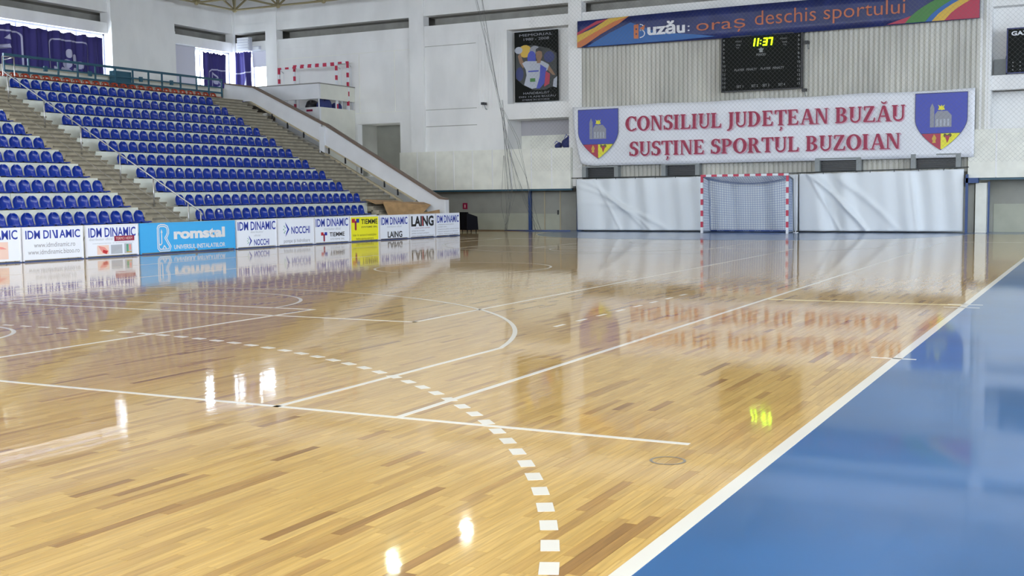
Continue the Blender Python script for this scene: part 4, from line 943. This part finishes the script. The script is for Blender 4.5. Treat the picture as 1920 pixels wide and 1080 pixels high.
def shield(x0, x1, z0, z1, nm='shield'):
    cx_ = (x0 + x1) / 2; w_ = (x1 - x0) / 2; H_ = z1 - z0
    def half(v):   # half width at relative height v
        return w_ * (1 if v > .55 else (1 - (1 - v / .55) ** 1.9))
    def region(v0, v1, m, y, xa=-1, xb=1, n=16, g=1.0):
        pts = []
        for i in range(n + 1): v = v0 + (v1 - v0) * i / n; pts.append((cx_ + min(xb * w_, half(v) * g) if xb > 0 else cx_, z0 + v * H_))
        for i in range(n, -1, -1): v = v0 + (v1 - v0) * i / n; pts.append((cx_ + max(xa * w_, -half(v) * g) if xa < 0 else cx_, z0 + v * H_))
        return MB().poly([(a, y, b) for a, b in pts]).build('shield_field', M[m], ban, fix=False)
    region(0, 1, 'inknavy', YC - .006); region(.30, .985, 'royal', YC - .008, g=.975); region(.02, .29, 'redp', YC - .009, xb=0, g=.965); region(.02, .29, 'shieldyellow', YC - .010, xa=0, g=.965)
    def S(pts, m, y=YC - .014): return MB().poly([(cx_ + a * w_, y, z0 + b * H_) for a, b in pts]).build('shield_charge', M[m], ban, fix=False)
    S([(-.42, .40), (-.42, .74), (-.34, .82), (-.26, .74), (-.26, .40)], 'greyprint'); S([(-.24, .40), (-.24, .62), (-.14, .68), (.24, .68), (.40, .60), (.40, .40)], 'greyprint')
    for i in range(4): S([(-.18 + .14 * i, .42), (-.18 + .14 * i, .54), (-.11 + .14 * i, .54), (-.11 + .14 * i, .42)], 'lightgreyprint', YC - .016)
    S([(-.12, .70), (-.02, .70), (.02, .69), (.06, .70), (.14, .70), (.10, .75), (.14, .79), (.05, .76), (.02, .79), (-.02, .76), (-.12, .79), (-.08, .745)], 'shieldyellow')
    S([(-.32, .13), (-.18, .13), (-.20, .17), (-.16, .21), (-.22, .26), (-.26, .28), (-.30, .24), (-.34, .20), (-.30, .17)], 'yellowp')
    S([(.18, .22), (.25, .12), (.32, .20), (.36, .25), (.14, .25)], 'redp', YC - .016); S([(.10, .26), (.14, .29), (.24, .265), (.36, .29), (.42, .26), (.38, .22), (.26, .25), (.14, .22)], 'greendark', YC - .015)
shield(-6.89, -5.21, 2.78, 4.68); shield(5.57, 7.24, 2.77, 4.69)
# navy banner above
nb = MB().grid(lambda u, v: (-6.9 + 14.45 * u, YC + .02 + .015 * math.sin(u * 60) * (1 - v), 7.05 + .02 * math.sin(PI * u) * -2 + (8.06 + .10 * math.sin(PI * u) - 7.05) * v), 90, 4).build('long_banner', M['navyban'], None, smooth=True, fix=False)
sm = nb.modifiers.new('thickness', 'SOLIDIFY'); sm.thickness = .004
tag(nb, 'long navy banner with white and orange lettering and coloured bands at both ends', 'banner')
def NB(pts, m, y=YC - .005, name='printed_band'): return MB().poly([(a, y, b) for a, b in pts]).build(name, M[m], nb, fix=False)
NB([(-6.9, 7.07), (-6.5, 7.07), (-5.6, 7.50), (-4.7, 7.85), (-3.6, 7.40), (-2.0, 7.20), (-1.4, 7.10), (-3, 7.06), (-5, 7.06)][:9], 'midblue', YC - .006)
NB([(-6.9, 7.62), (-6.1, 8.0), (-5.55, 8.05), (-6.3, 7.8), (-6.9, 7.50)], 'redp', YC - .007)
NB([(-6.9, 7.10), (-6.9, 7.52), (-6.2, 7.75), (-5.6, 8.06), (-4.75, 8.09), (-5.5, 7.85), (-6.2, 7.45)], 'yellowp', YC - .009)
NB([(-6.9, 7.06), (-6.9, 7.24), (-6.2, 7.57), (-5.4, 7.92), (-4.75, 8.09), (-5.2, 7.82), (-5.9, 7.5), (-6.55, 7.14), (-6.75, 7.06)], 'orangep', YC - .011)
def sweep(x0, x1, m, y): # band sweeping up to the right from the bottom edge
    n = 12; L1 = [(x0[0] + (x0[1] - x0[0]) * (i / n), 7.06 + 1.0 * (1 - (1 - i / n) ** 2) ** .8) for i in range(n + 1)]; L2 = [(x1[0] + (x1[1] - x1[0]) * (i / n), 7.06 + 1.0 * (1 - (1 - i / n) ** 2) ** .8) for i in range(n + 1)]
    pts = L1 + L2[::-1]; pts = [(min(a, 7.54), b) for a, b in pts]; mbq = MB()
    for i in range(n): mbq.poly([(a, y, b) for a, b in (L1[i], L2[i], L2[i + 1], L1[i + 1])])
    for k_i, v_ in enumerate(mbq.v): mbq.v[k_i] = (min(v_[0], 7.54), v_[1], v_[2])
    mbq.build('printed_band', M[m], nb, fix=False)
NB([(4.6, 7.06), (5.3, 7.06), (5.75, 7.36), (6.1, 7.62), (5.5, 7.32)], 'redp', YC - .006)
sweep((5.2, 7.6), (6.0, 8.3), 'greenp', YC - .007); sweep((5.85, 8.2), (6.1, 8.8), 'midblue', YC - .009); sweep((6.05, 8.6), (6.5, 9.2), 'yellowp', YC - .011); sweep((6.45, 9.0), (8.0, 9.4), 'redp', YC - .013)
NB([(-4.57, 7.24), (-4.38, 7.22), (-4.38, 7.76), (-4.57, 7.74)], 'orangep', YC - .012); NB([(-4.34, 7.60), (-4.12, 7.72), (-4.16, 7.52)], 'orangep', YC - .013)
for z_ in (7.40, 7.58): NB([(-4.50, z_ - .03), (-4.44, z_ - .03), (-4.44, z_ + .03), (-4.50, z_ + .03)], 'navyban', YC - .014)
for cz_, rz_, rx_ in ((7.63, .13, .17), (7.40, .16, .21)):
    mbq = MB()
    for i in range(12):
        a, b = -PI / 2 + PI * i / 12, -PI / 2 + PI * (i + 1) / 12
        mbq.poly([(-4.33 + (rx_ - .035) * math.cos(a), YC - .012, cz_ + (rz_ - .035) * math.sin(a)), (-4.33 + rx_ * math.cos(a), YC - .012, cz_ + rz_ * math.sin(a)), (-4.33 + rx_ * math.cos(b), YC - .012, cz_ + rz_ * math.sin(b)), (-4.33 + (rx_ - .035) * math.cos(b), YC - .012, cz_ + (rz_ - .035) * math.sin(b))])
    mbq.build('emblem_stroke', M['letterwhite'], nb, fix=False)
text('uză', -4.03, -2.93, 7.31, 7.79, YC - .013, M['letterwhite'], nb, bold=.035); text('u', -2.88, -2.56, 7.31, 7.60, YC - .013, M['letterwhite'], nb, bold=.035); text(':', -2.46, -2.38, 7.36, 7.56, YC - .013, M['letterwhite'], nb)
text('oraș', -2.13, -.30, 7.20, 7.66, YC - .013, M['letterorange'], nb, bold=-.004); text('deschis', .05, 2.22, 7.38, 7.88, YC - .013, M['letterorange'], nb, bold=-.004); text('sportului', 2.48, 5.20, 7.24, 7.88, YC - .013, M['letterorange'], nb, bold=-.004)

# ================================================================== SCOREBOARDS AND WALL THINGS
sb = thing('scoreboard', 'black electronic scoreboard with lit green clock digits under the navy banner', 'scoreboard', (0, 0, 0))
MB().box(-1.18, 41.20, 5.09, 1.72, 41.34, 7.03).build('casing', M['screen'], sb)
MB().box(-1.20, 41.18, 5.07, -1.16, 41.36, 7.05).box(1.70, 41.18, 5.07, 1.74, 41.36, 7.05).box(-1.20, 41.18, 5.07, 1.74, 41.36, 5.10).box(-1.20, 41.18, 7.02, 1.74, 41.36, 7.05).build('frame', M['black'], sb)
YS = 41.19
SEG = {'1': 'bc', '3': 'abcdg', '7': 'abc'}
def digit(ch, x, z, w_, h_):
    th = .042; sk_ = .03; mb = MB(); sg_ = SEG[ch]
    q = {'a': (0, h_ - th, w_, h_), 'b': (w_ - th, h_ / 2, w_, h_), 'c': (w_ - th, 0, w_, h_ / 2), 'd': (0, 0, w_, th), 'g': (0, h_ / 2 - th / 2, w_, h_ / 2 + th / 2)}
    for s_ in sg_:
        a, b, c, d = q[s_]; mb.prism([(x + a + b * .15, z + b), (x + c + b * .15, z + b), (x + c + d * .15, z + d), (x + a + d * .15, z + d)], 1, YS - .012, YS)
    mb.build('lit_digit', M['led'], sb)
digit('1', -.10, 6.65, .13, .27); digit('1', .04, 6.65, .12, .27); digit('3', .33, 6.65, .15, .27); digit('7', .52, 6.65, .14, .27)
MB().box(.235, YS - .012, 6.71, .265, YS, 6.74).box(.25, YS - .012, 6.82, .28, YS, 6.85).build('lit_colon', M['led'], sb)
def st(s_, a, b, z0, z1): return text(s_, a, b, z0, z1, YS, M['scoretext'], sb)
for i, n_ in enumerate(range(4, 16)):
    for xx in (-1.13, 1.58): st(str(n_), xx, xx + (.06 if n_ < 10 else .09), 6.88 - i * .152, 6.96 - i * .152)
st('FOULS', -.66, -.44, 6.83, 6.88); st('TIME', -.66, -.48, 6.70, 6.75); st('T.O.', -.65, -.52, 6.61, 6.66); st('FOULS', .96, 1.20, 6.83, 6.88); st('TIME', 1.02, 1.20, 6.70, 6.75); st('T.O.', 1.06, 1.18, 6.61, 6.66)
st('PERIOD', .10, .44, 6.30, 6.38); st('PLAYER', -.70, -.34, 5.80, 5.88); st('PENALTY', -.26, .12, 5.80, 5.88); st('PLAYER', .26, .62, 5.80, 5.88); st('PENALTY', .70, 1.10, 5.80, 5.88)
for s_, a in (('SET 1', -.62), ('SET 2', -.08), ('SET 3', .33), ('SET 4', .90)): st(s_, a, a + .24, 5.20, 5.29)
mbq = MB(); mbq.poly([(.21, YS, 6.42), (.33, YS, 6.42), (.33, YS, 6.50), (.38, YS, 6.54), (.30, YS, 6.56), (.27, YS, 6.60), (.24, YS, 6.56), (.16, YS, 6.54), (.21, YS, 6.50)]); mbq.build('figure_mark', M['scoretext'], sb, fix=False)
s2 = thing('side_scoreboard', 'black scoreboard with white team lettering in the right wall niche', 'scoreboard')
MB().box(8.38, 41.45, 5.24, 11.3, 41.6, 6.67).build('casing', M['screen'], s2); MB().box(8.36, 41.43, 5.22, 8.40, 41.62, 6.69).box(8.36, 41.43, 6.65, 11.32, 41.62, 6.69).box(11.28, 41.43, 5.22, 11.32, 41.62, 6.69).box(8.36, 41.43, 5.22, 11.32, 41.62, 5.25).build('frame', M['inknavy'], s2)
text('GAZ', 8.50, 9.02, 6.44, 6.58, 41.44, M['letterwhite'], s2, bold=.03)
for i in range(6):
    for j in range(3): MB().box(8.55 + i * .22, 41.44, 5.32 + j * .12, 8.58 + i * .22, 41.45, 5.35 + j * .12).build('indicator', M['scoretext'], s2)
eb = box('grey_control_box', (7.95, YW + .3, 5.2, 8.32, YW + .5, 5.75), M['grey']); MB().path([(8.3, YW + .4, 5.75), (8.36, YW + .3, 6.0), (8.4, 41.6, 6.1)], .012).build('cable', M['black'], eb); tag(eb, 'small grey box left of the side scoreboard', 'box')
def spk(x, z, lab):
    o = thing('wall_camera', lab, 'camera', (x, YW - .1, z)); MB().box(-.07, -.24, -.05, .07, 0, .05).build('body', M['black'], o); MB().tube((0, -.05, -.05), (.02, -.02, -.20), .014, 6).tube((.02, -.02, -.2), (.02, .1, -.22), .02, 6).build('bracket', M['grey'], o); MB().tube((0, -.27, 0), (0, -.24, 0), .035, 10).build('lens', M['darkgrey'], o)
spk(-11.15, 5.13, 'black wall camera on a bracket left of the poster niche'); spk(1.86, 6.68, 'small black speaker right of the lit scoreboard'); spk(1.78, 5.02, 'small dark bracket box at the lower right corner of the scoreboard')  # speaker beside the scoreboard reuses the wall camera shape
ex = box('exit_sign', (-12.74, YU - .03, .86, -12.52, YU - .012, 1.12), M['inkmaroon']); text('I', -12.65, -12.61, .92, 1.05, YU - .035, M['inkpeach'], ex, 'symbol'); tag(ex, 'small dark red sign on the grey wall under the balcony', 'sign')
# door under the balcony
d1 = struct('door_1')
for n_, c in (('door_leaf', (-9.45, YU - .05, 0, -8.92, YU - .01, 1.55)), ('door_leaf', (-8.88, YU - .05, 0, -8.22, YU - .01, 1.55)), ('door_leaf', (-8.18, YU - .05, 0, -7.5, YU - .01, 1.55))): box(n_, c, M['greywall'], d1)
for xx in (-8.90, -8.20): box('door_jamb', (xx - .025, YU - .07, 0, xx + .025, YU, 1.6), M['beige'], d1)
box('door_post', (-9.62, YU - .10, 0, -9.50, YU, 1.6), M['bluepaint'], d1); box('door_handle', (-8.32, YU - .09, .62, -8.27, YU - .05, .80), M['black'], d1)
for c in ((-9.44, .02, -8.93, .66), (-8.86, .02, -8.24, .66)): box('kick_panel', (c[0], YU - .056, c[1], c[2], YU - .05, c[3]), M['dado'], d1)
# ventilation boxes above the tarpaulins
for i, (a, b, z0, z1, lab) in enumerate(((-6.75, -5.25, 2.08, 2.50, 'grey framed vent with dark louvres under the left shield'), (-3.5, -2.02, 2.08, 2.52, 'grey framed vent with dark louvres above the goal, to its left'), (2.22, 3.80, 2.14, 2.60, 'grey framed vent with dark louvres above the right tarpaulin'), (5.45, 7.05, 2.18, 2.66, 'grey framed vent with dark louvres under the right shield'))):
    t = thing('vent_box', lab, 'vent', (a, YW - .16, z0), 0, 'vents above the tarpaulins'); w_, h_ = b - a, z1 - z0
    MB().box(0, -.25, 0, .16, .06, h_).box(w_ - .16, -.25, 0, w_, .06, h_).box(.16, -.25, h_ - .05, w_ - .16, .06, h_).build('frame', M['grey'], t)
    MB().box(.16, 0.02, 0, w_ - .16, .06, h_ - .05).build('back_plate', M['black'], t)
    for j in range(5): MB().box(.16, -.04, .02 + j * .07, w_ - .16, .02, .05 + j * .07).build('louvre', M['darkgrey'], t)
# poster with a handball player (flat print)
ps = box('sport_poster', (-10.06, YW + .42, 5.17, -8.12, YW + .46, 7.96), M['screen']); tag(ps, 'dark hanging poster of a handball player in white and blue shirt in the wall niche', 'poster')
def PO(pts, m, dy=0, name='printed_shape'): return MB().poly([(-10.06 + a * 1.94, YW + .415 - dy, 5.17 + b * 2.79) for a, b in pts]).build(name, M[m], ps, fix=False)
EL = lambda cx_, cz_, a, b, n=14: [(cx_ + a * math.cos(2 * PI * i / n), cz_ + b * math.sin(2 * PI * i / n)) for i in range(n)]
PO([(.03, .34), (.03, .72), (.15, .80), (.45, .80), (.80, .74), (.97, .66), (.97, .22), (.70, .16), (.45, .16), (.20, .24)], 'darkgrey'); PO(EL(.25, .72, .15, .09), 'yellowp', .001); PO(EL(.47, .72, .12, .07), 'greyprint', .002); PO(EL(.40, .62, .10, .10), 'royal', .003); PO(EL(.80, .62, .12, .08), 'inknavy', .001)
PO(EL(.12, .40, .09, .10), 'inknavy', .001)
PO([(.08, .66), (.14, .70), (.20, .58), (.26, .54), (.20, .48), (.12, .56)], 'skin', .004); PO(EL(.10, .74, .09, .05), 'lightgreyprint', .005)
PO([(.18, .55), (.26, .58), (.50, .57), (.64, .57), (.78, .52), (.84, .46), (.72, .42), (.62, .34), (.60, .20), (.40, .18), (.22, .24), (.28, .38), (.26, .46)], 'lightgreyprint', .006)
PO([(.60, .52), (.74, .46), (.70, .26), (.58, .18), (.50, .18), (.58, .34)], 'royal', .007); PO([(.72, .42), (.82, .38), (.80, .24), (.68, .20), (.70, .3)], 'redp', .0075)
PO([(.80, .50), (.90, .40), (.94, .36), (.88, .36), (.76, .44)], 'skin', .008); PO([(.36, .28), (.48, .28), (.48, .33), (.36, .33)], 'greenp', .008); PO([(.32, .42), (.56, .42), (.56, .44), (.32, .44)], 'royal', .008)
PO(EL(.57, .655, .075, .085), 'skin', .008); PO([(.50, .70), (.50, .60), (.49, .66), (.50, .74), (.58, .765), (.65, .73), (.64, .70), (.57, .715)], 'black', .009); PO([(.52, .58), (.62, .58), (.60, .54), (.52, .54)], 'skin', .0085)
PO([(.88, .20), (.97, .18), (.98, .34), (.90, .30)], 'lightgreyprint', .008)
for s_, a, b, z_, h_ in (('MEMORIAL', .12, .88, .93, .035), ('1980 - 2008', .22, .80, .87, .035), ('HANDBALIST', .20, .80, .105, .03), ('DIN 14 ANI BUZĂU', .10, .94, .058, .032), ('ETERN ÎN ISTORIE', .18, .80, .015, .026)):
    text(s_, -10.06 + a * 1.94, -10.06 + b * 1.94, 5.17 + z_ * 2.79, 5.17 + (z_ + h_) * 2.79, YW + .41, M['greyprint'], ps)
# bags in the lower niche
for i, (x_, s_, lab) in enumerate(((-8.15, .5, 'small dark blue bag in the lower wall niche, left one'), (-7.72, 1.0, 'larger navy bag propped in the corner of the lower wall niche'))):
    o = MB().grid(lambda u, v: (x_ + s_ * .28 * math.cos(2 * PI * u) * math.sin(PI * v) ** .7, YW + .45 + .2 * math.sin(2 * PI * u) * math.sin(PI * v) ** .7, 3.25 + s_ * .46 * (1 - math.cos(PI * v)) / 2 * (1 + .15 * math.cos(2 * PI * u))), 16, 10).build('gym_bag', M['bag'], None, smooth=True)
    MB().path([(x_ - .1, YW + .3, 3.25 + .4 * s_), (x_, YW + .28, 3.3 + .5 * s_), (x_ + .1, YW + .3, 3.25 + .4 * s_)], .012).build('strap', M['royal'], o); tag(o, lab, 'bag')
# hidden gaps and small fittings
for xx in (-6.3, -3.1, 7.3): pass
bpy.data.objects.remove(FO)
